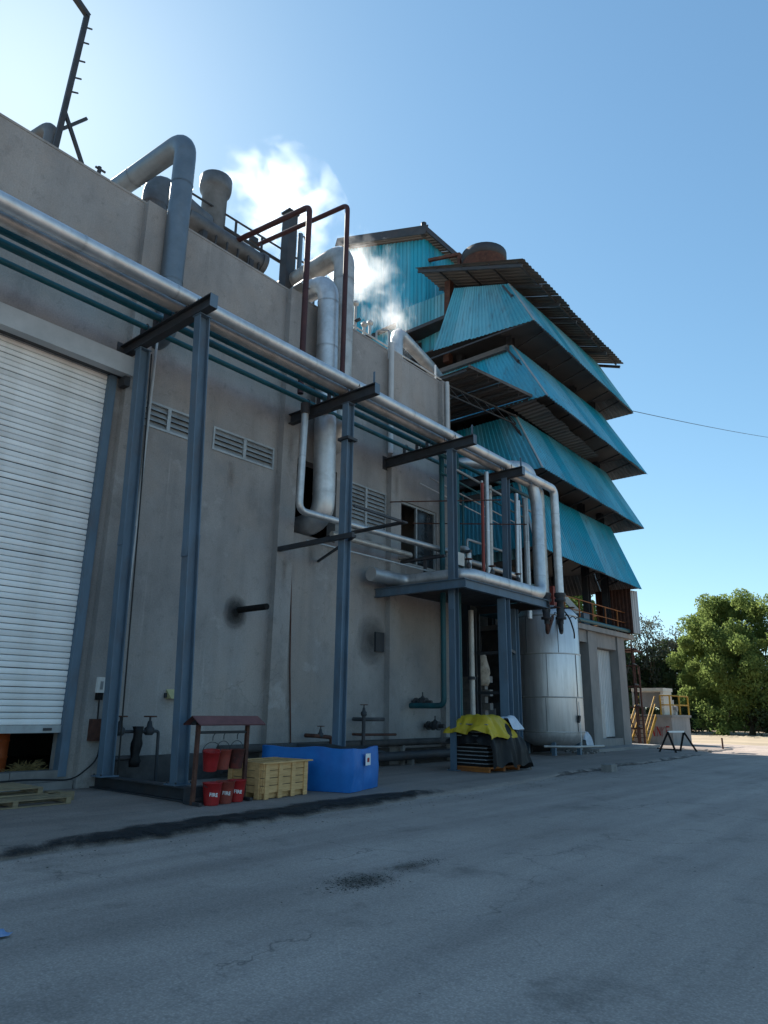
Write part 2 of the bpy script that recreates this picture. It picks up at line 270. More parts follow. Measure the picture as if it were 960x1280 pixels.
def fade_mat(name, col, amt=1.0, flat=False, nsc=5, nam=0.28):
    # a stain that thins out towards its edge
    m = D.materials.new(name); m.use_nodes = True; nt = m.node_tree; N = nt.nodes; L = nt.links
    b = N['Principled BSDF']; b.inputs['Base Color'].default_value = (*col, 1); b.inputs['Roughness'].default_value = 0.95
    tc = N.new('ShaderNodeTexCoord'); mp = N.new('ShaderNodeMapping'); mp.inputs['Location'].default_value = (-0.5, -0.5, -0.5); L.new(tc.outputs['Generated'], mp.inputs[0])
    sp = N.new('ShaderNodeSeparateXYZ'); L.new(mp.outputs[0], sp.inputs[0]); cb = N.new('ShaderNodeCombineXYZ'); L.new(sp.outputs[1], cb.inputs[1]); L.new(sp.outputs[0 if flat else 2], cb.inputs[2])
    ln = N.new('ShaderNodeVectorMath'); ln.operation = 'LENGTH'; L.new(cb.outputs[0], ln.inputs[0])
    nz = N.new('ShaderNodeTexNoise'); nz.inputs['Scale'].default_value = nsc; nz.inputs['Detail'].default_value = 9; nz.inputs['Roughness'].default_value = 0.7; L.new(tc.outputs['Generated'], nz.inputs['Vector'])
    ad = N.new('ShaderNodeMath'); ad.operation = 'MULTIPLY_ADD'; L.new(nz.outputs['Fac'], ad.inputs[0]); ad.inputs[1].default_value = nam; L.new(ln.outputs['Value'], ad.inputs[2])
    rp = N.new('ShaderNodeValToRGB'); rp.color_ramp.elements[0].position = 0.16; rp.color_ramp.elements[0].color = (amt, amt, amt, 1); rp.color_ramp.elements[1].position = 0.56; rp.color_ramp.elements[1].color = (0, 0, 0, 1)
    L.new(ad.outputs[0], rp.inputs[0]); L.new(rp.outputs[0], b.inputs['Alpha'])
    MATS[name] = m
fade_mat('soot_fade', (0.012, 0.011, 0.011)); fade_mat('dirt_fade', (0.055, 0.048, 0.036), 0.8, True, 9, 0.62); fade_mat('rust_fade', (0.15, 0.095, 0.06), 0.32, False, 6, 0.4); fade_mat('grime_fade', (0.06, 0.057, 0.055), 0.75)

def steam_mat(name, dens, scale, thr, seed):
    m = D.materials.new(name); m.use_nodes = True; nt = m.node_tree; N = nt.nodes; L = nt.links
    N.remove(N['Principled BSDF']); out = N['Material Output']
    v = N.new('ShaderNodeVolumePrincipled'); v.inputs['Color'].default_value = (0.97, 0.97, 0.97, 1); v.inputs['Anisotropy'].default_value = 0.6
    tc = N.new('ShaderNodeTexCoord')
    mp = N.new('ShaderNodeMapping'); mp.inputs['Location'].default_value = (seed, seed*0.7, seed*1.3)
    L.new(tc.outputs['Object'], mp.inputs[0])
    n = N.new('ShaderNodeTexNoise'); n.inputs['Scale'].default_value = scale; n.inputs['Detail'].default_value = 7; n.inputs['Roughness'].default_value = 0.62; n.inputs['Distortion'].default_value = 0.5
    L.new(mp.outputs[0], n.inputs['Vector'])
    ln = N.new('ShaderNodeVectorMath'); ln.operation = 'LENGTH'; L.new(tc.outputs['Object'], ln.inputs[0])
    # density = clamp((noise - thr - k*len) * gain)
    m1 = N.new('ShaderNodeMath'); m1.operation = 'MULTIPLY_ADD'; L.new(ln.outputs['Value'], m1.inputs[0]); m1.inputs[1].default_value = -0.34; L.new(n.outputs['Fac'], m1.inputs[2])
    m2 = N.new('ShaderNodeMath'); m2.operation = 'SUBTRACT'; L.new(m1.outputs[0], m2.inputs[0]); m2.inputs[1].default_value = thr
    m3 = N.new('ShaderNodeMath'); m3.operation = 'MULTIPLY'; m3.use_clamp = False; L.new(m2.outputs[0], m3.inputs[0]); m3.inputs[1].default_value = dens
    m4 = N.new('ShaderNodeMath'); m4.operation = 'MAXIMUM'; L.new(m3.outputs[0], m4.inputs[0]); m4.inputs[1].default_value = 0.0
    L.new(m4.outputs[0], v.inputs['Density']); L.new(v.outputs[0], out.inputs['Volume'])
    MATS[name] = m

# ------------------------------------------------------------------ helpers
def wloc(o):
    v = Vector((0, 0, 0))
    while o: v += o.location; o = o.parent
    return v
def tag(o, label=None, cat=None, group=None, kind=None):
    if label: o['label'] = label
    if cat: o['category'] = cat
    if group: o['group'] = group
    if kind: o['kind'] = kind
    return o
def thing(name, label, cat, loc=(0, 0, 0), rz=0, group=None):
    o = D.objects.new(name, None); o.empty_display_size = 0.2; COL.objects.link(o)
    o.location = loc; o.rotation_euler = (0, 0, rz)
    return tag(o, label, cat, group)
class MB:
    def __init__(s): s.v = []; s.f = []; s.sm = []
    def add(s, vs, fs, smooth=False):
        k = len(s.v); s.v += [Vector(p) for p in vs]; s.f += [[k+i for i in f] for f in fs]; s.sm += [smooth]*len(fs); return s
    def box(s, x0, x1, y0, y1, z0, z1):
        x0, x1 = min(x0, x1), max(x0, x1); y0, y1 = min(y0, y1), max(y0, y1); z0, z1 = min(z0, z1), max(z0, z1)
        return s.add([(x0,y0,z0),(x1,y0,z0),(x1,y1,z0),(x0,y1,z0),(x0,y0,z1),(x1,y0,z1),(x1,y1,z1),(x0,y1,z1)],
                     [(0,3,2,1),(4,5,6,7),(0,1,5,4),(1,2,6,5),(2,3,7,6),(3,0,4,7)])
    def frame(s, a, b, up=(0, 0, 1)):
        a, b = Vector(a), Vector(b); d = (b-a).normalized(); up = Vector(up)
        if abs(d.dot(up)) > 0.98: up = Vector((0, 1, 0)) if abs(d.y) < 0.9 else Vector((1, 0, 0))
        sd = d.cross(up).normalized(); u = sd.cross(d).normalized(); return a, b, d, sd, u
    def bar(s, a, b, w, h, up=(0, 0, 1)):
        a, b, d, sd, u = s.frame(a, b, up); w /= 2; h /= 2
        vs = [p+sd*i*w+u*j*h for p in (a, b) for i, j in ((-1,-1),(1,-1),(1,1),(-1,1))]
        return s.add(vs, [(3,2,1,0),(4,5,6,7),(0,1,5,4),(1,2,6,5),(2,3,7,6),(3,0,4,7)])
    def poly(s, a, b, prof, up=(0, 0, 1)):   # sweep closed profile [(side,up)...] from a to b
        a, b, d, sd, u = s.frame(a, b, up); n = len(prof)
        vs = [p+sd*i+u*j for p in (a, b) for i, j in prof]
        return s.add(vs, [tuple(reversed(range(n))), tuple(range(n, 2*n))]+[(i, (i+1) % n, n+(i+1) % n, n+i) for i in range(n)])
    def ibeam(s, a, b, w, h, tf=0.02, tw=0.014, up=(0, 0, 1)):
        w2, h2, t2 = w/2, h/2, tw/2
        return s.poly(a, b, [(-w2,-h2),(w2,-h2),(w2,-h2+tf),(t2,-h2+tf),(t2,h2-tf),(w2,h2-tf),(w2,h2),(-w2,h2),(-w2,h2-tf),(-t2,h2-tf),(-t2,-h2+tf),(-w2,-h2+tf)], up)
    def cyl(s, a, b, r, r2=None, n=16, cap=True):
        r2 = r if r2 is None else r2; a, b, d, sd, u = s.frame(a, b)
        vs = [p+(sd*math.cos(2*math.pi*i/n)+u*math.sin(2*math.pi*i/n))*q for p, q in ((a, r), (b, r2)) for i in range(n)]
        s.add(vs, [(i, (i+1) % n, n+(i+1) % n, n+i) for i in range(n)], True)
        if cap: s.add(vs[:n], [tuple(reversed(range(n)))]); s.add(vs[n:], [tuple(range(n))])
        return s
    def lathe(s, c, prof, n=24, cap0=True, cap1=True):
        c = Vector(c); vs = []
        for r, z in prof:
            for i in range(n): t = 2*math.pi*i/n; vs.append(c+Vector((r*math.cos(t), r*math.sin(t), z)))
        k = len(prof)
        s.add(vs, [(j*n+i, j*n+(i+1) % n, (j+1)*n+(i+1) % n, (j+1)*n+i) for j in range(k-1) for i in range(n)], True)
        if cap0: s.add(vs[:n], [tuple(reversed(range(n)))])
        if cap1: s.add(vs[-n:], [tuple(range(n))])
        return s
    def tube(s, pts, r, bend=0.0, n=12, seg=5, cap=True):
        pts = [Vector(p) for p in pts]; path = [pts[0]]
        for i in range(1, len(pts)-1):
            p = pts[i]; d0 = (pts[i-1]-p); d1 = (pts[i+1]-p); rr = min(bend, d0.length*0.49, d1.length*0.49)
            if rr < 1e-4: path.append(p); continue
            a = p+d0.normalized()*rr; b = p+d1.normalized()*rr
            for k in range(seg+1):
                t = k/seg; path.append(a*(1-t)**2+p*2*t*(1-t)+b*t*t)
        path.append(pts[-1])
        m = len(path); tang = []
        for i in range(m):
            a = path[max(0, i-1)]; b = path[min(m-1, i+1)]; tang.append((b-a).normalized())
        nrm = tang[0].orthogonal().normalized(); vs = []
        for i in range(m):
            nrm = (nrm-tang[i]*nrm.dot(tang[i])).normalized(); bi = tang[i].cross(nrm)
            for k in range(n): t = 2*math.pi*k/n; vs.append(path[i]+(nrm*math.cos(t)+bi*math.sin(t))*r)
        s.add(vs, [(j*n+i, j*n+(i+1) % n, (j+1)*n+(i+1) % n, (j+1)*n+i) for j in range(m-1) for i in range(n)], True)
        if cap: s.add(vs[:n], [tuple(reversed(range(n)))]); s.add(vs[-n:], [tuple(range(n))])
        return s
    def mesh(s, name, m, off=Vector((0, 0, 0))):
        me = D.meshes.new(name); me.from_pydata([tuple(p-off) for p in s.v], [], s.f)
        me.polygons.foreach_set('use_smooth', s.sm); me.materials.append(MATS[m]); me.update(); return me
    def build(s, name, m, parent=None, world=True, loc=None):
        off = wloc(parent) if (parent and world) else Vector((0, 0, 0))
        if parent is None and world:    # origin at the base of the thing
            xs = [p.x for p in s.v]; ys = [p.y for p in s.v]; zs = [p.z for p in s.v]
            off = Vector(((min(xs)+max(xs))/2, (min(ys)+max(ys))/2, min(zs)))
        o = D.objects.new(name, s.mesh(name, m, off)); COL.objects.link(o)
        if parent: o.parent = parent
        elif world: o.location = off
        if loc: o.location = loc
        return o
def share(o, name, parent, loc):           # another object on the same mesh
    c = D.objects.new(name, o.data); COL.objects.link(c); c.parent = parent; c.location = loc; return c
def copy_tree(o, parent=None):
    c = o.copy(); COL.objects.link(c); c.parent = parent
    for ch in o.children: copy_tree(ch, c)
    return c
def structure(o): o['kind'] = 'structure'; return o

def corrugated(name, m, parent, bl, br, tr, tl, sheet_w=1.0, pitch=0.2, depth=0.035, jitter=0.01, skip=(), kind=None):
    """sheets of trapezoidal ribbed steel over the quad; ribs run from bottom edge to top edge"""
    bl, br, tr, tl = map(Vector, (bl, br, tr, tl))
    nrm = (br-bl).cross(tl-bl).normalized()
    W = max((br-bl).length, (tr-tl).length); ns = max(1, round(W/sheet_w)); out = []
    for k in range(ns):
        if k in skip: continue
        ribs = max(2, round(W/ns/pitch)); prof = []
        for i in range(ribs):
            for t, h in ((0.0, 0), (0.30, 0), (0.42, 1), (0.78, 1), (0.90, 0)): prof.append(((i+t)/ribs, h))
        prof.append((1.0, 0))
        j0 = R_.uniform(-jitter, jitter); j1 = R_.uniform(-jitter*5, jitter*5); off = nrm*(0.006*(k % 2))
        b = MB(); vs = []
        for t, h in prof:
            u = (k+t)/ns; lo = bl.lerp(br, u); hi = tl.lerp(tr, u); d = (lo-hi).normalized()
            vs.append(lo+d*j1+nrm*(h*depth+j0)+off); vs.append(hi+nrm*(h*depth)+off)
        b.add(vs, [(2*i, 2*i+2, 2*i+3, 2*i+1) for i in range(len(prof)-1)])
        out.append(b.build(name, m, parent))
    return out

# ================================================================== SETTING: ground
g = MB()
def sheet(x0, x1, y0, y1, z, nx=1, ny=1, fn=None):
    b = MB(); vs = []
    for j in range(ny+1):
        for i in range(nx+1):
            x = x0+(x1-x0)*i/nx; y = y0+(y1-y0)*j/ny; vs.append((x, y, z+(fn(x, y) if fn else 0)))
    b.add(vs, [(j*(nx+1)+i, j*(nx+1)+i+1, (j+1)*(nx+1)+i+1, (j+1)*(nx+1)+i) for j in range(ny) for i in range(nx)], True)
    return b
structure(sheet(-1500, 1500, -1500, 1500, -0.02).build('ground', 'sand'))
structure(sheet(-22, 60, -40, 44.0, 0.0, 40, 40).build('yard', 'yard'))
# raised apron along the wall, with a ragged broken edge
def edge_x(y):
    base = -8.35 if y < 8 else (-8.35-(y-8)*0.055 if y < 20 else -9.0-(y-20)*0.045)
    return base+0.22*noise.noise(Vector((y*0.6, 1.7, 0)))+0.10*noise.noise(Vector((y*2.3, 4.1, 0)))
b = MB(); ys = [-20+0.25*i for i in range(int((37.5+20)/0.25)+1)]; vs = []
for y in ys:
    e = edge_x(y); h = 0.07
    for x, z in ((-13.9, h+0.015), (-12, h+0.01), (e-0.5, h), (e-0.08, h-0.01), (e, h-0.03), (e+0.05, -0.01)): vs.append((x+(0.04*noise.noise(Vector((y*5, z*9, 2))) if z < h-0.005 else 0), y, z))
b.add(vs, [(j*6+i, j*6+i+1, (j+1)*6+i+1, (j+1)*6+i) for j in range(len(ys)-1) for i in range(5)], True)
structure(b.build('pavement', 'pavement_dirty'))
# black grime heaped along the broken kerb
def ground_z(x, e): return 0.072 if x < e-0.12 else max(0.0, 0.072*(e+0.06-x)/0.18)
b = MB(); vs = []; k = 15
yg = [-6+0.10*i for i in range(int((13.2+6)/0.10)+1)]
for y in yg:
    e = edge_x(y); f = max(0.0, min(1, (13.2-y)/3.5))
    wi = (0.85+0.18*noise.noise(Vector((y*0.5, 9, 0)))+0.12*noise.noise(Vector((y*1.9, 9, 0))))*f*(0.25+0.75*max(0, min(1, (y-3.5)/3.0))); wo = (0.22+0.14*noise.noise(Vector((y*0.8, 2, 0)))+0.07*noise.noise(Vector((y*3.1, 2, 0))))*(0.3+0.7*f)
    for i in range(k):
        t = i/(k-1); x = e+0.05+wo-(wi+wo)*(1-t)+(0.05*noise.noise(Vector((y*4, t*3, 5))) if 0 < i < k-1 else 0)
        z = ground_z(x, e)+0.012+0.05*math.sin(math.pi*t)*(0.5+0.5*noise.noise(Vector((x*2.5, y*2.5, 1))))+0.012*abs(noise.noise(Vector((x*9, y*9, 2))))
        if i in (0, k-1): z = ground_z(x, e)-0.012
        vs.append((x, y, z))
b.add(vs, [(j*k+i, j*k+i+1, (j+1)*k+i+1, (j+1)*k+i) for j in range(len(yg)-1) for i in range(k-1)], True)
th_ = []
for y in yg:
    for i in range(k): th_.append(min(0.8, 1.7*min(i/(k-1), 1-i/(k-1))+0.02)*min(1, (13.2-y)/2.5)*(0.5+0.5*max(0, min(1, (y-3)/3.0))))
go = b.build('kerb_grime', 'grime'); go.data.attributes.new('thick', 'FLOAT', 'POINT').data.foreach_set('value', th_)
tag(go, 'black oily grime heaped along the broken pavement edge', 'grime', kind='stuff')
# second, thinner deposit further along
b = MB(); vs = []; yg = [17.5+0.2*i for i in range(int(14/0.2)+1)]
for y in yg:
    e = edge_x(y); w = 0.30+0.18*noise.noise(Vector((y*0.5, 19, 0)))
    for i in range(5):
        t = i/4; x = e+0.1+(t*1.4-0.8)*w+0.08*noise.noise(Vector((y*2.1, t*3, 5)))
        base = 0.07 if x < e-0.03 else 0.0
        vs.append((x, y, base-0.012+(0.04*math.sin(math.pi*t)*(0.7+noise.noise(Vector((x*3, y*3, 1)))) if 0 < i < 4 else -0.01)))
b.add(vs, [(j*5+i, j*5+i+1, (j+1)*5+i+1, (j+1)*5+i) for j in range(len(yg)-1) for i in range(4)], True)
so = b.build('kerb_soil', 'grime'); so.data.attributes.new('thick', 'FLOAT', 'POINT').data.foreach_set('value', [0.05, 0.32, 0.45, 0.32, 0.05]*len(yg))
tag(so, 'thin line of dark soil along the kerb below the silver tank', 'soil', kind='stuff')

# ================================================================== CONCRETE BUILDING
XW = -13.8
bld = thing('factory_building', 'long concrete factory building with pilasters, louvres and white roller door', 'building', (XW, 8, 0))
holes = [(0.9, 6.82, 0.35, 8.95), (12.4, 14.15, 6.25, 8.42), (17.1, 19.22, 6.2, 8.3), (7.7, 9.05, 7.82, 8.46), (9.65, 11.66, 7.80, 8.42), (14.5, 16.42, 7.02, 8.30)]
Y0, Y1, ZT, TH = -16.0, 19.87, 13.45, 0.35
def holed_wall(b, xf, xb, y0, y1, z0, z1, holes):
    yb = sorted({y0, y1}|{h[0] for h in holes}|{h[1] for h in holes}); zb = sorted({z0, z1}|{h[2] for h in holes}|{h[3] for h in holes})
    def inh(y, z): return any(h[0] < y < h[1] and h[2] < z < h[3] for h in holes)
    for i in range(len(yb)-1):
        for j in range(len(zb)-1):
            ya, yc, za, zc = yb[i], yb[i+1], zb[j], zb[j+1]
            if inh((ya+yc)/2, (za+zc)/2): continue
            b.add([(xf,ya,za),(xf,yc,za),(xf,yc,zc),(xf,ya,zc)], [(0,1,2,3)])
            b.add([(xb,ya,za),(xb,yc,za),(xb,yc,zc),(xb,ya,zc)], [(3,2,1,0)])
    for ya, yc, za, zc in holes:
        b.add([(xf,ya,za),(xf,yc,za),(xb,yc,za),(xb,ya,za)], [(3,2,1,0)])
        b.add([(xf,ya,zc),(xf,yc,zc),(xb,yc,zc),(xb,ya,zc)], [(0,1,2,3)])
        b.add([(xf,ya,za),(xf,ya,zc),(xb,ya,zc),(xb,ya,za)], [(3,2,1,0)])
        b.add([(xf,yc,za),(xf,yc,zc),(xb,yc,zc),(xb,yc,za)], [(0,1,2,3)])
    for za in (z0, z1): b.add([(xf,y0,za),(xf,y1,za),(xb,y1,za),(xb,y0,za)], [(0,1,2,3)])
    for ya in (y0, y1): b.add([(xf,ya,z0),(xb,ya,z0),(xb,ya,z1),(xf,ya,z1)], [(0,1,2,3)])
b = MB(); holed_wall(b, XW, XW-TH, Y0, Y1, 0.0, ZT, holes); b.build('wall', 'concrete', bld)
b = MB(); b.box(-32, XW-TH-0.002, Y1-0.3, Y1-0.003, 0, ZT-0.01); b.build('end_wall', 'concrete', bld)
b = MB(); b.box(-32, XW-TH-0.002, Y0+0.003, Y0+0.3, 0, ZT-0.01); b.build('end_wall', 'concrete', bld)
b = MB(); b.box(-32.3, -32.002, Y0, Y1, 0, ZT-0.01); b.build('back_wall', 'concrete', bld)
b = MB(); b.box(-31.99, XW-TH-0.004, Y0+0.31, Y1-0.31, 12.7, 12.95); b.build('roof', 'concrete_far', bld)
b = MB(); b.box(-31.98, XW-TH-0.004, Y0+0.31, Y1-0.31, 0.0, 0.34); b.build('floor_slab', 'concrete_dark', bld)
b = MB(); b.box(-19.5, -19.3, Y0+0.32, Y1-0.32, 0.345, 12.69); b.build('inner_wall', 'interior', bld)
b = MB(); b.box(XW-TH-0.01, XW+0.012, Y0-0.02, Y1+0.02, ZT+0.002, ZT+0.06); b.build('coping', 'concrete', bld)
for ya, yc in ((-9.0, -8.5), (-3.6, -3.1), (0.15, 0.62), (7.12, 7.62), (11.80, 12.36), (16.47, 16.98), (19.38, 19.855)):
    MB().box(XW-0.01, XW+0.20, ya, yc, 0.01, ZT-0.004).build('pilaster', 'concrete', bld)
MB().box(XW-0.01, XW+0.24, 7.63, 11.79, 0.0, 0.62).build('plinth', 'concrete_dark', bld)
MB().box(XW-0.01, XW+0.24, 12.37, 16.46, 0.0, 0.55).build('plinth', 'concrete_dark', bld)
MB().box(XW-0.01, XW+0.22, 16.99, 19.37, 0.0, 0.5).build('plinth', 'concrete_dark', bld)
# sill of concrete blocks under the roller door
for i in range(13):
    y = 0.95+i*0.452
    MB().box(XW-0.20, XW+0.06+R_.uniform(-0.015, 0.015), y, y+0.44, 0.22, 0.43+R_.uniform(-0.01, 0.01)).build('sill_block', 'block', bld)
MB().box(XW-0.02, XW+0.10, 0.65, 7.10, 0.0, 0.217).build('door_plinth', 'concrete_far', bld)
# roller door
door = MB().box(XW-0.14, XW-0.04, 0.93, 6.80, 1.10, 1.24).build('roller_door', 'louvre_paint', bld)
door['label'] = 'white slatted roller shutter left a little open at the bottom'
pz = 0.115; prof = [(0, 0), (0.012, 0.012), (0.018, 0.05), (0.014, 0.09), (0.0, 0.104), (-0.012, 0.1065), (-0.012, 0.0)]
b = MB(); b.poly((0, 0.93, 0), (0, 6.80, 0), [(a, c) for a, c in prof]); sl0 = None
for i in range(67):
    z = 1.245+i*pz
    if sl0 is None: sl0 = b.build('slat', 'door_white', door, world=False); o = sl0; o.location = Vector((XW-0.09, 0, z))-wloc(door)
    else:
        o = share(sl0, 'slat', door, Vector((XW-0.09+R_.uniform(-0.004, 0.004), 0, z+R_.uniform(-0.002, 0.002)))-wloc(door))
        o.rotation_euler = (R_.uniform(-0.0006, 0.0006), R_.uniform(-0.014, 0.014), 0)
for y in (2.2, 3.6, 5.0, 6.45):
    MB().box(XW-0.035, XW-0.015, y, y+0.16, 1.14, 1.19).build('door_lock', 'steel_dark', door)
MB().box(XW-0.16, XW+0.05, 6.805, 6.97, 0.30, 8.93).build('door_jamb', 'steel_blue', bld)
MB().box(XW-0.16, XW+0.05, 0.76, 0.925, 0.30, 8.93).build('door_jamb', 'steel_blue', bld)
hb = MB().box(XW+0.205, XW+0.44, 0.55, 7.14, 8.66, 9.10); hb.build('door_header', 'header_paint', bld)
MB().box(XW-0.02, XW+0.20, 0.64, 7.10, 8.70, 9.06).build('shutter_box', 'steel_dark', bld)
MB().box(XW+0.10, XW+0.34, 6.99, 7.13, 8.44, 8.655).build('door_motor', 'steel_dark', bld)
# louvres
def louvre(ya, yc, za, zc, bays, ns):
    b = MB(); t = 0.05; x0, x1 = XW-0.10, XW+0.03
    b.box(x0, x1, ya, yc, za, za+t); b.box(x0, x1, ya, yc, zc-t, zc); b.box(x0, x1, ya, ya+t, za+t, zc-t); b.box(x0, x1, yc-t, yc, za+t, zc-t)
    for i in range(1, bays):
        y = ya+(yc-ya)*i/bays; b.box(x0, x1+0.004, y-0.045, y+0.045, za+t, zc-t)
    lv = b.build('louvre', 'louvre_paint', bld)
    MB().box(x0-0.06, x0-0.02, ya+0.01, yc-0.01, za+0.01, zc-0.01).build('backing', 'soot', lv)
    first = None
    for k in range(bays):
        a = ya+(yc-ya)*k/bays+0.05; c = ya+(yc-ya)*(k+1)/bays-0.05
        for i in range(ns):
            z = za+t+(zc-za-2*t)*(i+0.5)/ns; h = (zc-za-2*t)/ns*0.58
            MB().add([(x1-0.005,a,z-h),(x1-0.005,c,z-h),(x1-0.012,c,z-h+0.012),(x0+0.03,c,z+h),(x0+0.03,a,z+h),(x1-0.012,a,z-h+0.012),(x0+0.015,a,z+h),(x0+0.015,c,z+h),(x1-0.02,a,z-h),(x1-0.02,c,z-h)],
                     [(0,1,2,5),(5,2,3,4),(6,7,9,8),(4,3,7,6),(8,9,1,0)]).build('slat', 'louvre_paint', lv)
louvre(7.7, 9.05, 7.82, 8.46, 2, 4); louvre(9.65, 11.66, 7.80, 8.42, 2, 4); louvre(14.5, 16.42, 7.02, 8.30, 2, 9)
# open window with a mullion
b = MB(); x0, x1 = XW-0.12, XW-0.05
b.box(x0, x1, 17.1, 19.22, 8.22, 8.297); b.box(x0, x1, 17.103, 17.16, 6.203, 8.22); b.box(x0, x1, 19.16, 19.217, 6.203, 8.22); b.box(x0, x1, 17.16, 19.16, 6.203, 6.27); b.box(x0, x1, 18.10, 18.17, 6.27, 8.22)
wf = b.build('window_frame', 'louvre_paint', bld)
MB().box(x0-0.02, x0-0.005, 18.17, 19.16, 6.27, 8.22).build('pane', 'glass_dark', wf)
# soot ring, pipe stub, burnt patch
def disc(x, y, z, ry, rz, n=40, amp=0.12, seed=0):
    b = MB(); vs = [(x+0.008, y, z)]
    for i in range(n):
        t = 2*math.pi*i/n; q = 1+amp*noise.noise(Vector((math.cos(t)*2, math.sin(t)*2, seed))); vs.append((x, y+math.cos(t)*ry*q, z+math.sin(t)*rz*q))
    return b.add(vs, [(0, 1+i, 1+(i+1) % n) for i in range(n)], False)
st = MB().tube([(XW-0.2, 10.85, 3.93), (XW+1.05, 10.85, 3.93)], 0.075, n=14).build('vent_pipe', 'soot', bld)
disc(XW+0.006, 10.75, 3.85, 0.48, 0.55, amp=0.05, seed=3).build('soot_ring', 'soot_fade', bld)
b = MB().box(XW+0.0, XW+0.07, 15.98, 16.36, 3.28, 3.86); b.build('duct_cover', 'steel_dark', bld)
disc(XW+0.005, 15.85, 3.60, 0.9, 1.0, amp=0.1, seed=8).build('smoke_stain', 'grime_fade', bld)

for y, z, hh, w in ((11.95, 5.05, 0.75, 0.14), (7.1, 8.6, 0.7, 0.16), (12.1, 8.55, 0.9, 0.18), (16.55, 8.6, 0.8, 0.16), (13.2, 5.75, 0.6, 0.25), (10.3, 7.3, 0.6, 0.2), (15.6, 6.5, 0.7, 0.3)):
    on_p = any(a-0.2 < y < c+0.2 for a, c in ((7.12, 7.62), (11.80, 12.36), (16.47, 16.98)))
    disc(XW+(0.207 if on_p else 0.007), y if not on_p else {11.95: 12.08, 7.1: 7.37, 12.1: 12.08, 16.55: 16.72}[y], z, w, hh, amp=0.1, seed=y).build('rust_run', 'rust_fade' if z < 12 else 'grime_fade', bld)

# ================================================================== PIPE RACK
rack = thing('pipe_rack', 'blue-grey steel pipe rack of wide-flange posts standing along the concrete wall', 'pipe rack', (-11, 12, 0))
def post(bx, by, tx, ty, z0, z1, w=0.20, h=0.24, m='steel_blue'):
    o = MB().ibeam((bx, by, z0), (tx, ty, z1), w, h, 0.022, 0.016, up=(0, 1, 0)).build('post', m, rack)
    MB().box(bx-0.17, bx+0.17, by-0.19, by+0.19, z0-0.004, z0+0.018).build('foot_plate', m, o)
    for sx in (-0.13, 0.13):
        for sy in (-0.155, 0.155): MB().cyl((bx+sx, by+sy, z0+0.018), (bx+sx, by+sy, z0+0.05), 0.016, n=6).build('anchor_bolt', 'steel_dark', o)
    if z0 < 1:
        t = 0.46+0.08*R_.random(); c = Vector((bx, by, z0)).lerp(Vector((tx, ty, z1)), t)
        for s in (-1, 1): MB().box(c.x-w/2+0.01, c.x+w/2-0.01, c.y+s*(h/2+0.001), c.y+s*(h/2+0.013), c.z-0.22, c.z+0.22).build('splice_plate', m, o)
        MB().box(tx-0.13, tx+0.13, ty-0.14, ty+0.14, z1-0.02, z1-0.001).build('cap_plate', m, o)
    return o
post(-13.12, 7.42, -13.05, 7.12, 0.32, 9.195)
post(-10.95, 7.58, -10.88, 7.12, 0.32, 9.195)
post(-11.40, 12.03, -11.40, 12.03, 0.085, 9.195)
post(-11.20, 16.40, -11.20, 16.40, 0.085, 9.195)
post(-11.30, 19.62, -11.30, 19.75, 5.19, 9.195, 0.2, 0.22)
post(-13.12, 0.55, -13.12, 0.5, 0.32, 9.195); post(-10.9, 0.5, -10.9, 0.5, 0.085, 9.195)
for y, xo in ((0.5, -10.35), (7.05, -10.42), (12.03, -10.42), (16.40, -10.35), (19.75, -10.6)):
    cb = MB().ibeam((XW+0.02, y, 9.345), (xo, y, 9.345), 0.18, 0.29, 0.024, 0.016).build('cross_beam', 'steel_dark', rack)
    MB().box(xo-0.012, xo+0.002, y-0.089, y+0.089, 9.203, 9.487).build('end_plate', 'steel_blue', cb)
    MB().box(XW+0.003, XW+0.018, y-0.16, y+0.16, 9.12, 9.57).build('wall_plate', 'steel_dark', cb)
    if y > 8: MB().box(xo-0.09, xo-0.03, y-0.07, y-0.06, 9.492, 9.80).build('pipe_stop', 'steel_blue', cb)
MB().ibeam((-13.72, 7.5, 0.20), (-10.35, 7.5, 0.20), 0.22, 0.23, 0.022, 0.016).build('base_beam', 'steel_dark', rack)
MB().box(-10.42, -10.22, 7.32, 7.68, 0.02, 0.345).build('base_plate', 'steel_dark', rack)
MB().bar((-11.58, 12.03, 8.2), (-11.22, 12.03, 8.2), 0.36, 0.07).build('clamp', 'steel_dark', rack)

def pipe(name, label, pts, r, m, bend=0.3, bands=None, group=None, n=14, parent=None, seg=6):
    if parent is None:
        zmin = min(p[2] for p in pts); root = thing(name, label, 'pipe', pts[0], group=group)
    else: root = parent
    MB().tube(pts, r, bend, n=n, seg=seg).build('pipe_run', m, root)
    if bands:
        for i in range(len(pts)-1):
            a, c = Vector(pts[i]), Vector(pts[i+1]); L = (c-a).length
            k = int(L/bands)
            for j in range(1, k+1):
                p = a.lerp(c, (j-0.5)/k if k else 0.5); d = (c-a).normalized()
                MB().cyl(p-d*0.02, p+d*0.02, r*1.035, n=n, cap=False).build('joint_band', m, root)
    return root
def shoes(root, x, z0, z1, ys, w=0.05, r=None):
    r = r or 0.07+ (0.085 if w > 0.04 else 0.015)
    for y in ys:
        MB().tube([(x-r*1.05, y+0.075, z0), (x-r*1.05, y+0.075, z1+r), (x, y+0.075, z1+r*2.12), (x+r*1.05, y+0.075, z1+r), (x+r*1.05, y+0.075, z0)], 0.011, r*0.8, n=6).build('u_bolt', 'steel_dark', root)
        MB().box(x-w/2, x+w/2, y-0.06, y+0.06, z0, z1).build('pipe_shoe', 'steel_dark', root)
BY = (0.5, 7.05, 12.03, 16.40, 19.75)
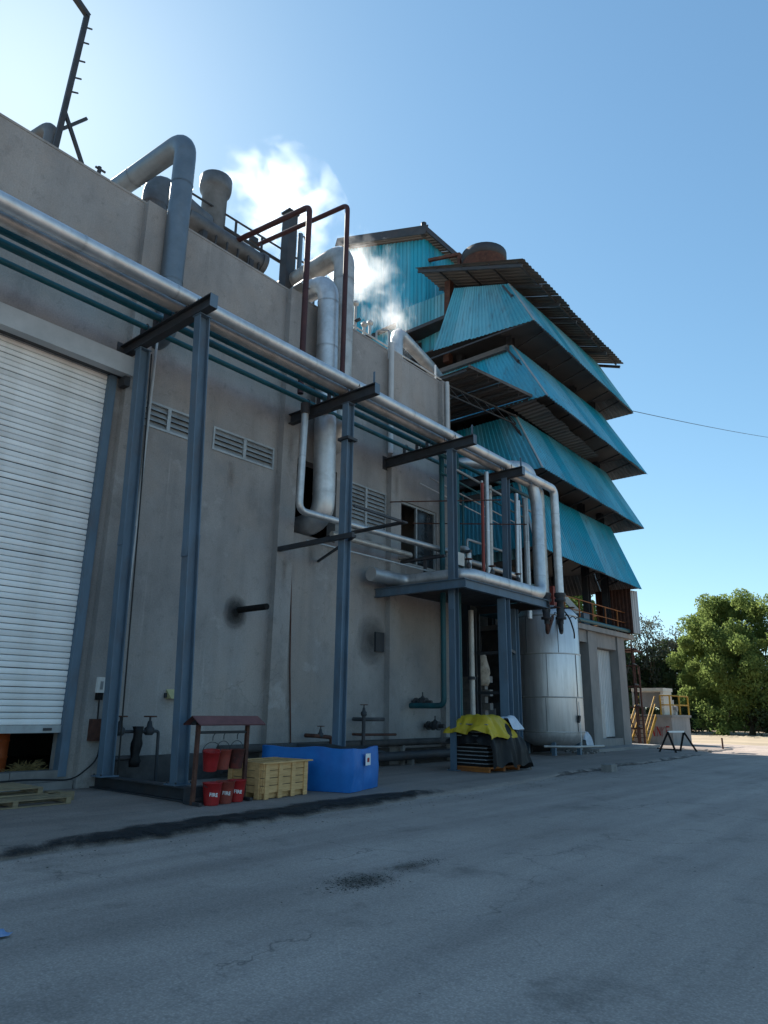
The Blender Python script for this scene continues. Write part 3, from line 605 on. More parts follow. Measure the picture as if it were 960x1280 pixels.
r_ = pipe('insulated_pipe', 'thick silver clad pipe, outermost of the row lying on the pipe rack', [(-11.25, -6, 9.70), (-11.25, 23.25, 9.70), (-11.25, 23.25, 5.75)], 0.155, 'aluminium', 0.3, bands=1.9)
shoes(r_, -11.25, 9.492, 9.56, BY)
r_ = pipe('insulated_pipe', 'dull silver clad pipe lying second from the outside on the pipe rack', [(-11.66, -6, 9.68), (-11.66, 22.95, 9.68), (-11.66, 22.95, 5.75)], 0.14, 'aluminium_dull', 0.28, bands=2.1)
shoes(r_, -11.66, 9.492, 9.56, BY)
for x, z, rr, nm, lab, yend in ((-12.12, 9.78, 0.09, 'teal_pipe', 'teal pipe next to the silver pipes on the pipe rack', 18.0), (-12.52, 9.78, 0.085, 'teal_pipe', 'teal pipe in the middle of the rack between two other teal pipes', 17.75)):
    r_ = pipe(nm, lab, [(x, -6, z), (x, yend, z), (x, yend, 1.4)] if x > -12.3 else [(x, -6, z), (x, yend, z), (x, yend, 1.75), (XW-0.1, yend, 1.75)], rr, 'teal_paint', 0.22, bands=2.6)
    shoes(r_, x, 9.492, z-rr, BY[:4], 0.03)
r_ = pipe('teal_pipe', 'thinnest teal pipe on the rack, nearest the concrete wall', [(-13.02, -6, 9.74), (-13.02, 20.4, 9.74)], 0.065, 'teal_paint', 0.2, bands=3.1)
shoes(r_, -13.02, 9.492, 9.675, BY, 0.03)
pipe('teal_pipe', 'short low teal pipe between rack beams running past the wall end to the tower', [(-12.3, 16.9, 9.60), (-12.3, 21.5, 9.60), (-12.3, 24.2, 9.60)], 0.07, 'teal_paint', 0.1)

# ---- lower pipes between wall and posts
r_ = pipe('insulated_pipe', 'silver clad drop pipe bending from the rack along the wall at window level', [(-12.75, 11.78, 9.47), (-12.75, 11.72, 6.50), (-12.75, 18.3, 6.62), (-11.9, 18.3, 6.62), (-11.9, 18.3, 5.62)], 0.095, 'aluminium', 0.26, bands=1.6)
MB().cyl((-12.75, 11.78, 9.2), (-12.75, 11.78, 9.5), 0.13, n=12).build('flange', 'steel_dark', r_)
r_ = pipe('insulated_pipe', 'dull silver pipe on dark brackets just below the drop pipe', [(-13.1, 13.3, 6.25), (-13.1, 16.9, 6.28), (XW-0.1, 16.9, 6.28)], 0.085, 'aluminium_dull', 0.15, bands=1.6)
pipe('conduit', 'thin grey conduit running from the rack post to the platform', [(-12.6, 11.9, 5.72), (-12.6, 18.3, 5.76)], 0.03, 'louvre_paint', 0.1, n=8)
wb = thing('wall_bracket', 'dark steel angle bracket from the wall to the rack post under the elbow duct', 'bracket', (XW, 11.75, 5.6))
MB().bar((XW, 11.85, 5.62), (-10.95, 11.85, 5.62), 0.09, 0.12).build('arm', 'steel_dark', wb)
MB().bar((XW, 13.5, 5.60), (-10.95, 11.92, 5.60), 0.05, 0.06).build('brace', 'steel_dark', wb)
wb = thing('wall_bracket', 'dark channel bracket holding two silver pipes beside the large wall louvre', 'bracket', (XW, 13.9, 6.4))
MB().box(XW, -10.95, 13.75, 13.95, 6.34, 6.38).build('arm', 'steel_dark', wb); MB().bar((-11.0, 11.9, 6.36), (-11.0, 13.95, 6.36), 0.06, 0.06).build('brace', 'steel_dark', wb)
wb = thing('wall_bracket', 'dark channel bracket with a short leg near the open window', 'bracket', (XW, 17.0, 6.1))
MB().box(XW, -11.9, 16.95, 17.08, 6.10, 6.17).build('arm', 'steel_dark', wb); MB().box(-12.7, -12.62, 16.97, 17.05, 5.2, 6.10).build('leg', 'steel_dark', wb)
MB().box(XW, -11.7, 18.1, 18.2, 6.42, 6.50).build('arm', 'steel_dark', wb)

# ---- ducts in front of the wall
def duct(name, label, pts, r, m='aluminium', bend=0.45, bands=1.4, seams=True):
    return pipe(name, label, pts, r, m, bend, bands, n=22, seg=7)
duct('exhaust_duct', 'tall round silver duct looping over the roof edge above the fire buckets', [(XW-0.3, 7.82, 10.05), (-13.40, 7.82, 10.05), (-13.40, 7.82, 15.62), (-17.8, 7.5, 15.62), (-17.8, 7.5, 12.9)], 0.27, 'zinc', 0.5, bands=2.6)
e = duct('exhaust_duct', 'fat silver duct dropping from the roof into the dark wall opening', [(-16.2, 13.0, 14.15), (-13.30, 13.0, 14.15), (-13.30, 13.15, 6.65), (-14.7, 13.15, 6.55)], 0.32, 'aluminium', 0.62, bands=1.5)
MB().lathe((-16.2, 13.0, 12.95), [(0.45, 0), (0.45, 1.6), (0.3, 1.75), (0.05, 1.8)], 20).build('fan_housing', 'dark_duct', e)
duct('exhaust_duct', 'tallest grey duct standing behind the fat silver duct at the roof edge', [(-17.2, 14.0, 12.95), (-17.2, 14.0, 15.75), (-13.46, 13.82, 15.75), (-13.46, 13.82, 9.2), (-14.3, 13.82, 9.2)], 0.33, 'aluminium_dull', 0.6, bands=2.0)
r_ = pipe('vent_pipe', 'dark red vent pipe folded over the roof edge, lower of two', [(-12.95, 11.75, 9.85), (-12.95, 11.75, 15.90), (-18.5, 11.1, 15.95), (-18.5, 11.1, 12.95)], 0.085, 'red_pipe', 0.2, n=12)
r_ = pipe('vent_pipe', 'dark red vent pipe folded over the roof edge, higher of two', [(-12.75, 13.15, 9.85), (-12.75, 13.15, 16.75), (-19.0, 12.4, 16.85), (-19.0, 12.4, 12.95)], 0.075, 'red_pipe', 0.2, n=12)
# slim conduits and drain pipes on the wall
pipe('drain_pipe', 'grey drain pipe on the pilaster between the two lower louvres and the window', [(XW+0.28, 16.3, 13.6), (XW+0.28, 16.3, 9.6)], 0.09, 'header_paint', 0.1)
pipe('drain_pipe', 'pale grey rainwater pipe at the far corner of the concrete building', [(XW+0.29, 19.55, 13.4), (XW+0.29, 19.55, 9.8)], 0.075, 'header_paint', 0.1)

# ================================================================== PLATFORM + PIPEWORK AT WALL END
pf = thing('steel_platform', 'steel pipe platform on columns between the concrete wall and the teal tower', 'platform', (-11.5, 18, 0))
MB().ibeam((XW+0.02, 15.98, 5.02), (-10.5, 15.98, 5.02), 0.14, 0.26, 0.02, 0.014).build('edge_beam', 'steel_blue', pf)
MB().ibeam((-10.6, 16.06, 5.02), (-10.6, 20.9, 5.02), 0.14, 0.26, 0.02, 0.014).build('edge_beam', 'steel_blue', pf)
MB().ibeam((-13.3, 20.9, 5.0), (-10.5, 20.9, 5.0), 0.14, 0.26, 0.02, 0.014).build('edge_beam', 'steel_dark', pf)
for i in range(10):
    y = 16.08+i*0.48
    MB().box(XW+0.03 if y < 19.5 else -13.3, -10.69, y, y+0.46, 5.155, 5.18).build('deck_plate', 'steel_dark', pf)
for x, y, w in ((-10.75, 18.4, 0.28), (-11.6, 20.5, 0.22), (-13.2, 20.6, 0.24)):
    MB().ibeam((x, y, 0.085), (x, y, 4.885), w, w, 0.022, 0.016, up=(0, 1, 0)).build('column', 'steel_blue' if x > -12 else 'steel_dark', pf)
for z in (3.5, 2.2): MB().bar((-11.6, 20.5, z), (-13.2, 20.6, z), 0.08, 0.1).build('tie_bar', 'steel_dark', pf)
MB().bar((-10.75, 18.4, 3.45), (-11.6, 20.5, 3.45), 0.07, 0.09).build('tie_bar', 'steel_dark', pf)
d = duct('header_pipe', 'fat silver insulated header pipe lying on the steel platform', [(-13.3, 15.2, 5.45), (-13.3, 16.8, 5.45), (-11.05, 16.9, 5.45), (-11.05, 21.1, 5.45), (-11.3, 21.9, 5.6), (-11.5, 22.3, 9.0), (-11.6, 22.0, 10.3), (-13.4, 20.4, 10.45), (-15.2, 20.4, 10.45)], 0.21, 'aluminium', 0.4, bands=1.1)
MB().box(-12.1, -11.7, 17.35, 17.75, 5.9, 6.3).build('valve_box', 'aluminium_dull', d)
pipe('riser_pipe', 'bright silver riser pipe standing on the platform beside the red pipe', [(-11.45, 18.72, 5.185), (-11.45, 18.78, 9.2)], 0.075, 'aluminium', n=12, bands=1.3)
pipe('riser_pipe', 'thin rusty red riser pipe on the steel platform', [(-11.2, 18.05, 5.185), (-11.2, 18.1, 8.6)], 0.05, 'red_oxide', n=10)
pipe('riser_pipe', 'slim silver riser pipe with dark clamps next to the leaning silver duct', [(-11.55, 20.75, 5.185), (-11.55, 20.9, 9.0)], 0.07, 'aluminium', n=12, bands=1.0)
pipe('riser_pipe', 'grey thin conduit bent twice behind the red riser', [(-12.2, 18.6, 5.185), (-12.2, 18.6, 6.3), (-12.2, 17.9, 7.0), (-12.2, 17.9, 9.2)], 0.035, 'louvre_paint', 0.1, n=8)
pipe('riser_pipe', 'grey pipe hoop on the platform in front of the ribbed teal wall', [(-12.6, 19.3, 5.185), (-12.6, 19.3, 7.2), (-12.6, 21.8, 7.2), (-12.6, 21.8, 5.3)], 0.045, 'louvre_paint', 0.12, n=8)
pipe('riser_pipe', 'level silver pipe crossing behind the platform risers', [(-13.0, 18.9, 6.6), (-13.0, 23.3, 6.6)], 0.1, 'aluminium', n=12)
for k, z in enumerate((7.95, 7.5)):
    tag(MB().tube([(-13.6, 16.4+k*1.2, z+0.05), (-10.6, 18.2+k*1.6, z)], 0.02, n=6).build('tie_rod', 'rust'), ('upper thin rusty tie rod strung across the platform pipes', 'lower thin rusty tie rod strung across the platform pipes')[k], 'rod')
for k in range(4):
    x = -11.9-k*0.42
    pipe('cross_pipe', ('grey', 'teal', 'silver', 'thin silver')[k]+' small pipe slanting under the rack towards the teal tower', [(x, 17.4, 9.1-k*0.1), (x-0.3, 23.6, 8.95-k*0.12)], 0.04-0.006*k, ('louvre_paint', 'teal_paint', 'aluminium', 'aluminium')[k], n=8)
for k, (x, y, z0, z1, r, m, lab) in enumerate((
    (-11.9, 19.15, 5.185, 9.1, 0.05, 'aluminium', 'narrow silver riser between the platform conduit and the rack post'),
    (-12.3, 20.3, 5.185, 9.3, 0.085, 'aluminium_dull', 'dull silver riser at the back edge of the platform'),
    (-11.75, 21.35, 5.0, 8.9, 0.06, 'aluminium', 'slender silver riser tucked beside the leaning header pipe'),
    (-12.05, 22.4, 4.8, 9.3, 0.11, 'aluminium', 'stout silver riser just inside the two long drop pipes'),
    (-13.1, 19.8, 5.185, 9.1, 0.045, 'teal_paint', 'thin teal riser at the corner of the concrete wall'))):
    pipe('riser_pipe', lab, [(x, y, z0), (x, y+0.05, z1)], r, m, n=12, bands=1.1)
for k, (y, z) in enumerate(((17.0, 5.72), (18.3, 5.72), (19.9, 5.72))):
    v = thing('header_valve', ('small valve with handwheel on the header pipe near the wall', 'small valve with handwheel in the middle of the header pipe', 'small valve with handwheel near the far end of the header pipe')[k], 'valve', (-11.05, y, z))
    MB().lathe((-11.05, y, z-0.06), [(0.06, 0), (0.08, 0.05), (0.05, 0.14), (0.018, 0.17), (0.018, 0.26)], 12).build('body', 'steel_dark', v)
    MB().lathe((-11.05, y, z+0.2), [(0.02, -0.012), (0.11, -0.012), (0.12, 0), (0.11, 0.012), (0.02, 0.012)], 14).build('handwheel', 'rust', v)
# hidden shelter wall and clutter under the platform
cl = thing('block_wall', 'grey block wall stub standing in the shade under the steel platform', 'wall', (-14.2, 21.4, 0))
for j in range(12):
    for i in range(3):
        MB().box(-14.6+i*0.46+(0.2 if j % 2 else 0), -14.16+i*0.46+(0.2 if j % 2 else 0), 21.2, 21.4, 0.085+j*0.225, 0.30+j*0.225).build('block', 'block', cl)
pp = thing('utility_pipe', 'pale vertical utility pipe standing in the gap under the platform', 'pipe', (-12.9, 19.9, 0.08))
MB().tube([(-12.9, 19.9, 0.08), (-12.9, 19.9, 4.88)], 0.09, n=12).build('pipe_run', 'aluminium_dull', pp); MB().cyl((-12.9, 19.9, 2.6), (-12.9, 19.9, 2.7), 0.13, n=12).build('flange', 'steel_dark', pp)
tb = thing('steel_cabinet', 'dark steel cabinet in the gap under the platform', 'cabinet', (-13.5, 22.2, 0.08))
MB().box(-14.2, -13.0, 22.0, 22.7, 0.08, 1.9).build('body', 'steel_dark', tb); MB().box(-13.9, -13.3, 21.98, 21.997, 0.3, 1.7).build('door', 'panel_grey', tb)
sk = thing('hanging_sack', 'pale torn sack hanging in the gap under the platform', 'sack', (-13.2, 21.0, 2.3))
b = MB(); vs = []
for j in range(9):
    for i in range(12):
        t = 2*math.pi*i/12; q = 0.20+0.05*math.sin(j*0.6)+0.05*noise.noise(Vector((math.cos(t)*2, math.sin(t)*2, j*0.7)))
        if j == 8: q *= 0.4
        vs.append((-13.2+q*math.cos(t), 21.0+q*1.2*math.sin(t), 2.45+j*0.14))
b.add(vs, [(j*12+i, j*12+(i+1) % 12, (j+1)*12+(i+1) % 12, (j+1)*12+i) for j in range(8) for i in range(12)]+[tuple(reversed(range(12)))], True); b.build('bag', 'sack', sk)
MB().tube([(-13.2, 21.0, 3.55), (-13.2, 20.9, 4.90)], 0.012, n=6).build('rope', 'black_cable', sk)

# ================================================================== TEAL TOWER
tw = thing('process_tower', 'teal clad process tower with four flared corrugated canopies over a concrete base', 'tower', (-16, 29, 0))
YN, YF = 23.65, 34.5; XI = -19.5
# steel columns
for x in (-13.9, -16.6, -19.2):
    for y in (25.2, 28.6, 31.6, 33.9):
        MB().ibeam((x, y, 0.0 if y < 27 else 5.36), (x, y, 19.6), 0.3, 0.3, 0.03, 0.02, up=(0, 1, 0)).build('column', 'steel_dark', tw)
tiers = [  # z_bottom_near, z_bottom_far, x_out, z_top, x_top, material
    (17.35, 16.95, -11.90, 20.15, -13.45, 'teal_sheet_pale'),
    (13.80, 13.42, -11.50, 17.05, -13.42, 'teal_sheet'),
    (10.85, 10.58, -11.88, 13.75, -13.42, 'teal_sheet'),
    (7.75, 7.55, -12.30, 10.75, -13.40, 'teal_sheet')]
for k, (zn, zf, xo, zt, xt, m) in enumerate(tiers):
    yn, yf = YN, YF; ytn, ytf = YN+0.78, YF-0.6
    fr = MB()   # frame of the canopy: eave angles, purlins and outriggers
    fr.bar((xo-0.04, yn+0.05, zn+0.03), (xo-0.04, yf-0.05, zf+0.03), 0.06, 0.06)
    fr.bar((xt-0.08, ytn, zt-0.1), (xt-0.08, ytf, zt-0.1), 0.1, 0.12)
    for i in range(8):
        y = yn+0.5+i*(yf-yn-1.0)/7; zz = zn+(zf-zn)*(y-yn)/(yf-yn)
        fr.bar((xo-0.12, y, zz+0.10), (xt-0.16, y, zt-0.16), 0.06, 0.09)
        fr.bar((-13.75, y, zz+0.25), (xo-0.5, y, zz+0.62), 0.05, 0.07)
    for t in (0.35, 0.7):
        fr.bar((xo+(xt-xo)*t-0.14, yn+0.4, zn+(zt-zn)*t-0.04), (xo+(xt-xo)*t-0.14, yf-0.4, zf+(zt-zf)*t-0.04), 0.07, 0.07)
    fr.bar((XI+0.1, yn+0.06, zn+0.04), (xo-0.06, yn+0.06, zn+0.04), 0.06, 0.06)
    f = fr.build('canopy_frame', 'steel_dark', tw)
    # street side, near end, far end
    corrugated('cladding_sheet', m, f, (xo, yn, zn), (xo, yf, zf), (xt, ytf, zt), (xt, ytn, zt), 1.05, 0.21, 0.03, 0.008)
    xin = -17.1 if k == 0 else (-18.6 if k == 1 else -17.6)
    xti = -16.4 if k == 0 else xin
    ztin = zt+ (1.0 if k == 0 else 0)
    corrugated('cladding_sheet', m, f, (xin, yn, zn+(0.35 if k == 0 else 0)), (xo, yn, zn), (xt, ytn, zt), (xti, ytn, ztin), 1.05, 0.21, 0.03, 0.008)
    corrugated('cladding_sheet', m, f, (xo, yf, zf), (XI, yf, zf), (XI, ytf, zt), (xt, ytf, zt), 1.05, 0.21, 0.03, 0.008)
    MB().bar((xo+0.02, yn-0.01, zn), (xt+0.02, ytn-0.01, zt), 0.09, 0.03).build('corner_flashing', 'louvre_paint', f)
    # ceiling lining inside the canopy
    zc = zf+1.0; tt = (zc-zn)/(zt-zn)
    MB().box(XI+0.05, xo+(xt-xo)*tt-0.16, yn+0.78*tt+0.12, yf-0.6*tt-0.16, zc, zc+0.04).build('soffit', 'soffit_grey', tw)
    # deck at the top of the tier
    MB().box(XI, xt-0.2, ytn+0.05, ytf-0.05, zt-0.35, zt-0.17).build('deck', 'steel_dark', tw)
for z in (17.0, 10.5, 7.45):
    MB().box(-18.2, -13.5, 24.15, 24.35, z-0.22, z).build('end_beam', 'grey_sheet', tw)
# inner cladding of the back
for z0, z1 in ((7.7, 19.9),):
    corrugated('cladding_sheet', 'teal_sheet', tw, (XI-0.02, YF-0.2, z0), (XI-0.02, YN+0.4, z0), (XI-0.02, YN+0.4, z1), (XI-0.02, YF-0.2, z1), 1.05, 0.21, 0.03)
# ribbed dark inner wall seen behind the platform pipes
corrugated('cladding_sheet', 'teal_sheet', tw, (-18.0, 24.60, 7.3), (-13.55, 24.60, 7.3), (-13.55, 24.62, 10.6), (-18.0, 24.62, 10.6), 1.05, 0.26, 0.04)
# connecting canopy between wall end and tower (corrugated underside)
cn = MB()
for i in range(7):
    t = i/6; cn.bar((-12.80+t*0.55-0.1, 19.95+t*3.7, 13.86), (-19, 19.95+t*3.7, 13.86), 0.05, 0.10)
cn.bar((-13.9, 20.1, 13.62), (-13.3, 24.4, 13.62), 0.07, 0.07); cn.bar((-13.9, 20.1, 13.25), (-13.3, 24.4, 13.25), 0.05, 0.05)
for i in range(6):
    t = i/6; cn.bar((-13.9+t*0.6, 20.1+t*4.3, 13.62), (-13.9+(t+0.16)*0.6, 20.1+(t+0.16)*4.3, 13.25), 0.03, 0.03, up=(1, 0, 0))
cf = cn.build('link_canopy_frame', 'steel_dark', tw)
corrugated('roof_sheet', 'grey_sheet', cf, (-12.72, 19.88, 13.93), (-12.15, 23.6, 13.93), (-19, 23.6, 13.95), (-19, 19.88, 13.95), 0.93, 0.31, 0.06)
corrugated('roof_sheet', 'grey_sheet', cf, (-12.15, 23.6, 13.93), (-12.55, 31.0, 13.62), (-13.3, 31.0, 13.62), (-13.3, 23.6, 13.85), 0.93, 0.31, 0.06)
MB().bar((-12.74, 19.86, 13.95), (-12.14, 23.62, 13.95), 0.03, 0.12).build('fascia', 'grey_sheet', cf)
# top roof, pitched towards the street
ro = MB()
for i in range(7):
    y = 23.7+i*1.78; ro.bar((-12.35, y, 20.22-(y-23.65)*0.045), (-18.0, y, 22.40-(y-23.65)*0.04), 0.08, 0.14)
for t in (0.06, 0.3, 0.55, 0.8): ro.bar((-12.2-5.9*t, 23.62, 20.30+2.2*t), (-12.2-5.9*t, 34.4, 19.83+2.2*t), 0.06, 0.08)
rf = ro.build('roof', 'steel_dark', tw)
corrugated('roof_sheet', 'grey_sheet', rf, (-12.2, 23.55, 20.42), (-12.2, 34.5, 19.92), (-18.1, 34.5, 22.05), (-18.1, 23.55, 22.58), 1.05, 0.25, 0.04)
corrugated('roof_sheet', 'grey_sheet', rf, (-20.6, 34.5, 21.1), (-20.6, 26.8, 21.4), (-18.1, 26.8, 22.42), (-18.1, 34.5, 22.05), 1.05, 0.25, 0.04)
MB().bar((-17.0, 24.7, 17.5), (-17.0, 24.9, 22.0), 0.32, 0.32).build('corner_column', 'rust', tw)
corrugated('cladding_sheet', 'teal_sheet_pale', tw, (-21.0, 25.6, 18.4), (-17.3, 25.2, 18.6), (-17.3, 25.3, 21.8), (-21.0, 25.7, 22.3), 1.05, 0.21, 0.03)
MB().bar((-18.4, 24.9, 18.3), (-17.1, 24.9, 18.5), 0.06, 0.08).build('ledge', 'wood', tw)
# back block and the high shed on it
corrugated('cladding_sheet', 'teal_sheet', tw, (-28, 26.4, 12.0), (-19.4, 26.4, 12.0), (-19.4, 26.4, 21.9), (-28, 26.4, 21.9), 1.05, 0.21, 0.03)
MB().box(-28, -19.6, 26.5, 33.8, 0, 21.85).build('core', 'concrete_dark', tw)
MB().box(-30, -19.7, 19.95, 26.45, 0, 15.2).build('sun_blocker', 'concrete_dark', tw)  # unseen mass added to stop sun leaking under the tower onto the road
MB().box(-30, -20.2, 33.85, 36.2, 0, 9.5).build('sun_blocker', 'concrete_dark', tw)  # second added mass, out of view, closing the sun gap past the core
hs = MB().box(-25.3, -19.4, 26.12, 30.4, 21.86, 22.0).build('high_shed', 'steel_dark', tw)
hs['label'] = 'bright teal corrugated shed at the top of the tower'
corrugated('cladding_sheet', 'teal_sheet', hs, (-25.4, 26.0, 21.85), (-19.25, 26.0, 21.85), (-19.25, 26.0, 26.2), (-25.4, 26.0, 28.4), 1.05, 0.27, 0.04)
corrugated('cladding_sheet', 'teal_sheet', hs, (-19.25, 26.0, 21.85), (-19.25, 30.5, 21.85), (-19.25, 30.5, 26.2), (-19.25, 26.0, 26.2), 0.9, 0.27, 0.04)
corrugated('roof_sheet', 'grey_sheet', hs, (-18.75, 25.5, 26.25), (-18.75, 31.0, 26.25), (-25.6, 31.0, 28.68), (-25.6, 25.5, 28.68), 1.05, 0.25, 0.05)
MB().bar((-18.8, 25.52, 26.35), (-25.6, 25.52, 28.76), 0.05, 0.5).build('barge_board', 'steel_dark', hs)
MB().bar((-18.78, 25.5, 26.3), (-18.78, 31.0, 26.3), 0.06, 0.34).build('fascia', 'steel_dark', hs)
MB().cyl((-19.3, 25.9, 26.4), (-19.3, 25.9, 27.2), 0.15, n=12).build('vent_pipe', 'steel_dark', hs)
# cooling stack on the tower roof
ck = thing('exhaust_stack', 'rusty red flared exhaust stack on the tower roof with a bent arm', 'exhaust stack', (-16.6, 27.6, 22.0))
MB().lathe((-16.6, 27.6, 21.6), [(0.92, 0), (0.92, 1.5), (0.98, 2.0), (1.14, 2.6), (1.16, 3.15), (1.06, 3.15), (1.02, 2.6)], 28).build('shell', 'rust', ck)
MB().lathe((-16.6, 27.6, 24.35), [(1.13, 0), (1.19, 0.05), (1.19, 0.5), (1.10, 0.52)], 28, False, False).build('rim', 'steel_dark', ck)
MB().bar((-17.75, 27.0, 22.2), (-17.75, 27.0, 25.2), 0.16, 0.16).build('arm_post', 'rust', ck)
MB().bar((-17.75, 27.0, 25.15), (-19.3, 26.2, 25.0), 0.14, 0.16).build('arm', 'rust', ck)
MB().bar((-17.7, 27.0, 25.1), (-16.2, 26.4, 22.0), 0.12, 0.14).build('arm', 'rust', ck)

# concrete base of the tower
MB().box(-20.0, -13.05, 27.4, 35.0, 5.14, 5.36).build('slab', 'concrete_far', tw)
for ya, yc in ((29.85, 30.75), (33.15, 34.0)): MB().box(-13.9, -13.2, ya, yc, 0.05, 5.137).build('base_column', 'concrete_far', tw)
MB().box(-13.85, -13.26, 27.5, 29.847, 4.62, 5.137).build('lintel', 'concrete_far', tw); MB().box(-13.85, -13.28, 30.753, 33.147, 4.50, 5.137).build('lintel', 'concrete_far', tw)
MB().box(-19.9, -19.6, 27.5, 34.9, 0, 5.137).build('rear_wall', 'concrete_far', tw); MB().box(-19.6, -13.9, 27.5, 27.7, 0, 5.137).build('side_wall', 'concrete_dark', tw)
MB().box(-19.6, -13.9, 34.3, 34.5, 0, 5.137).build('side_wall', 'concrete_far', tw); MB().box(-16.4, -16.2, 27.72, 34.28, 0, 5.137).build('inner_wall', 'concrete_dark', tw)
dr = MB().box(-13.72, -13.66, 30.76, 33.14, 0.5, 4.48).build('sheet_door', 'steel_dark', tw)
corrugated('door_sheet', 'white_sheet', dr, (-13.64, 30.78, 0.55), (-13.64, 33.12, 0.55), (-13.64, 33.12, 4.47), (-13.64, 30.78, 4.47), 0.8, 0.2, 0.03, 0.004)
MB().box(-13.60, -13.56, 31.5, 31.95, 0.5, 2.0).build('door_panel', 'louvre_paint', dr)
MB().box(-13.75, -13.25, 30.753, 33.147, 0.05, 0.5).build('door_sill', 'concrete_far', tw)
MB().box(-14.5, -12.3, 28.2, 35.2, 0.03, 0.2).build('step', 'concrete_far', tw)
# railing round the slab
rl = MB().tube([(-13.15, 27.6, 6.42), (-13.15, 34.7, 6.42), (-15.2, 34.7, 6.42)], 0.025, n=8).build('railing', 'orange_paint', tw)
MB().tube([(-13.15, 27.6, 5.92), (-13.15, 34.7, 5.92), (-15.2, 34.7, 5.92)], 0.022, n=8).build('mid_rail', 'orange_paint', rl)
for i in range(6): MB().box(-13.175, -13.125, 27.6+i*1.42-0.02, 27.6+i*1.42+0.02, 5.362, 6.42).build('baluster', 'orange_paint', rl)
MB().tube([(-13.0, 26.0, 5.5), (-13.0, 35.2, 5.5)], 0.09, n=12).build('edge_pipe', 'teal_paint', tw)
# things on the slab
hp = thing('conveyor_hopper', 'teal and red covered hopper standing on the tower slab behind the railing', 'hopper', (-14.6, 29, 5.36))
b = MB(); b.poly((-15.4, 27.6, 5.37), (-14.0, 27.6, 5.37), [(0, 0), (-3.0, 0), (-3.0, 0.5), (-1.6, 1.6), (-0.2, 1.75)] if False else [(0, 0), (3.3, 0), (3.3, 0.25), (1.3, 1.45), (0, 1.55)], up=(0, 0, 1)); b.build('body', 'teal_paint', hp)
MB().bar((-13.95, 28.9, 6.75), (-13.95, 31.5, 5.75), 0.06, 0.35).build('belt_cover', 'louvre_paint', hp); MB().box(-13.96, -13.7, 27.7, 28.7, 6.0, 6.9).build('motor', 'red_oxide', hp)
tag(MB().box(-13.75, -13.35, 29.9, 30.5, 5.365, 5.95).build('blue_drum_box', 'steel_blue'), 'small blue steel box on the tower slab', 'box')
corrugated('cladding_sheet', 'rust', tw, (-14.6, 34.25, 5.36), (-12.75, 34.25, 5.36), (-12.75, 34.25, 7.6), (-14.6, 34.25, 7.6), 0.9, 0.2, 0.03)
corrugated('cladding_sheet', 'white_sheet', tw, (-12.75, 34.2, 5.36), (-12.6, 34.7, 5.36), (-12.6, 34.7, 7.5), (-12.75, 34.2, 7.5), 0.9, 0.2, 0.03)
# rusty scaffold behind the base
sc = thing('pipe_scaffold', 'rusty pipe scaffold standing beyond the concrete base of the tower', 'scaffold', (-13.2, 36.2, 0))
for i, (x, y) in enumerate([(-13.35, 35.3), (-13.75, 35.35), (-13.5, 35.9), (-14.1, 36.0), (-13.25, 35.8)]):
    MB().tube([(x, y, 0.0), (x, y, 5.1-0.3*i)], 0.05, n=8).build('upright', ('rust', 'steel_dark')[i % 2], sc)
for z in (0.9, 1.9, 2.9, 3.9, 4.7):
    MB().tube([(-14.3, 35.3, z), (-13.1, 35.3, z)], 0.035, n=8).build('ledger', 'rust', sc); MB().tube([(-13.3, 35.2, z+0.1), (-13.5, 36.2, z+0.1)], 0.035, n=8).build('ledger', 'steel_dark', sc)
MB().bar((-13.3, 35.3, 0.2), (-14.1, 35.4, 2.4), 0.04, 0.04).build('brace', 'rust', sc); MB().bar((-14.1, 35.3, 2.4), (-13.3, 35.3, 4.6), 0.04, 0.04).build('brace', 'steel_dark', sc)
MB().box(-13.9, -13.2, 35.2, 36.2, 4.62, 4.7).build('toe_board', 'rust', sc)

# ================================================================== SILVER TANK
tk = thing('storage_tank', 'tall silver insulated storage tank on short legs beside the tower', 'tank', (-12.95, 25.5, 0))
R0 = 1.2
MB().lathe((-12.95, 25.5, 0), [(0.12, 0.34), (0.75, 0.40), (1.08, 0.58), (R0, 0.86), (R0, 5.25), (1.0, 5.5), (0.4, 5.68), (0.1, 5.7)], 56).build('shell', 'tank_steel', tk)
for z in (0.9, 2.15, 3.75, 5.2): MB().lathe((-12.95, 25.5, z), [(R0+0.003, -0.025), (R0+0.014, -0.02), (R0+0.014, 0.02), (R0+0.003, 0.025)], 56, False, False).build('seam_band', 'aluminium_dull', tk)
for a in range(6):
    for z0, z1 in ((0.93, 2.12), (2.18, 3.72), (3.78, 5.17)):
        t = a*math.pi/3+z0*0.9; p = Vector((-12.95+(R0+0.005)*math.cos(t), 25.5+(R0+0.005)*math.sin(t), 0))
        MB().bar((p.x, p.y, z0), (p.x, p.y, z1), 0.02, 0.02, up=(math.cos(t), math.sin(t), 0)).build('vertical_seam', 'dark_duct', tk)
for a in range(4):
    t = a*math.pi/2+0.5; MB().box(-12.95+0.95*math.cos(t)-0.07, -12.95+0.95*math.cos(t)+0.07, 25.5+0.95*math.sin(t)-0.07, 25.5+0.95*math.sin(t)+0.07, 0.08, 0.75).build('leg', 'steel_blue', tk)
MB().tube([(-12.5, 23.9, 0.42), (-11.6, 24.6, 0.42), (-11.25, 26.2, 0.42)], 0.045, 0.1, n=8).build('drain_pipe', 'aluminium_dull', tk)
MB().tube([(-11.72, 25.3, 2.0), (-11.70, 25.3, 0.3)], 0.018, n=6).build('level_gauge', 'white_paint', tk)
MB().bar((-11.74, 25.25, 1.25), (-11.70, 25.25, 1.5), 0.07, 0.12).build('gauge_box', 'steel_dark', tk)
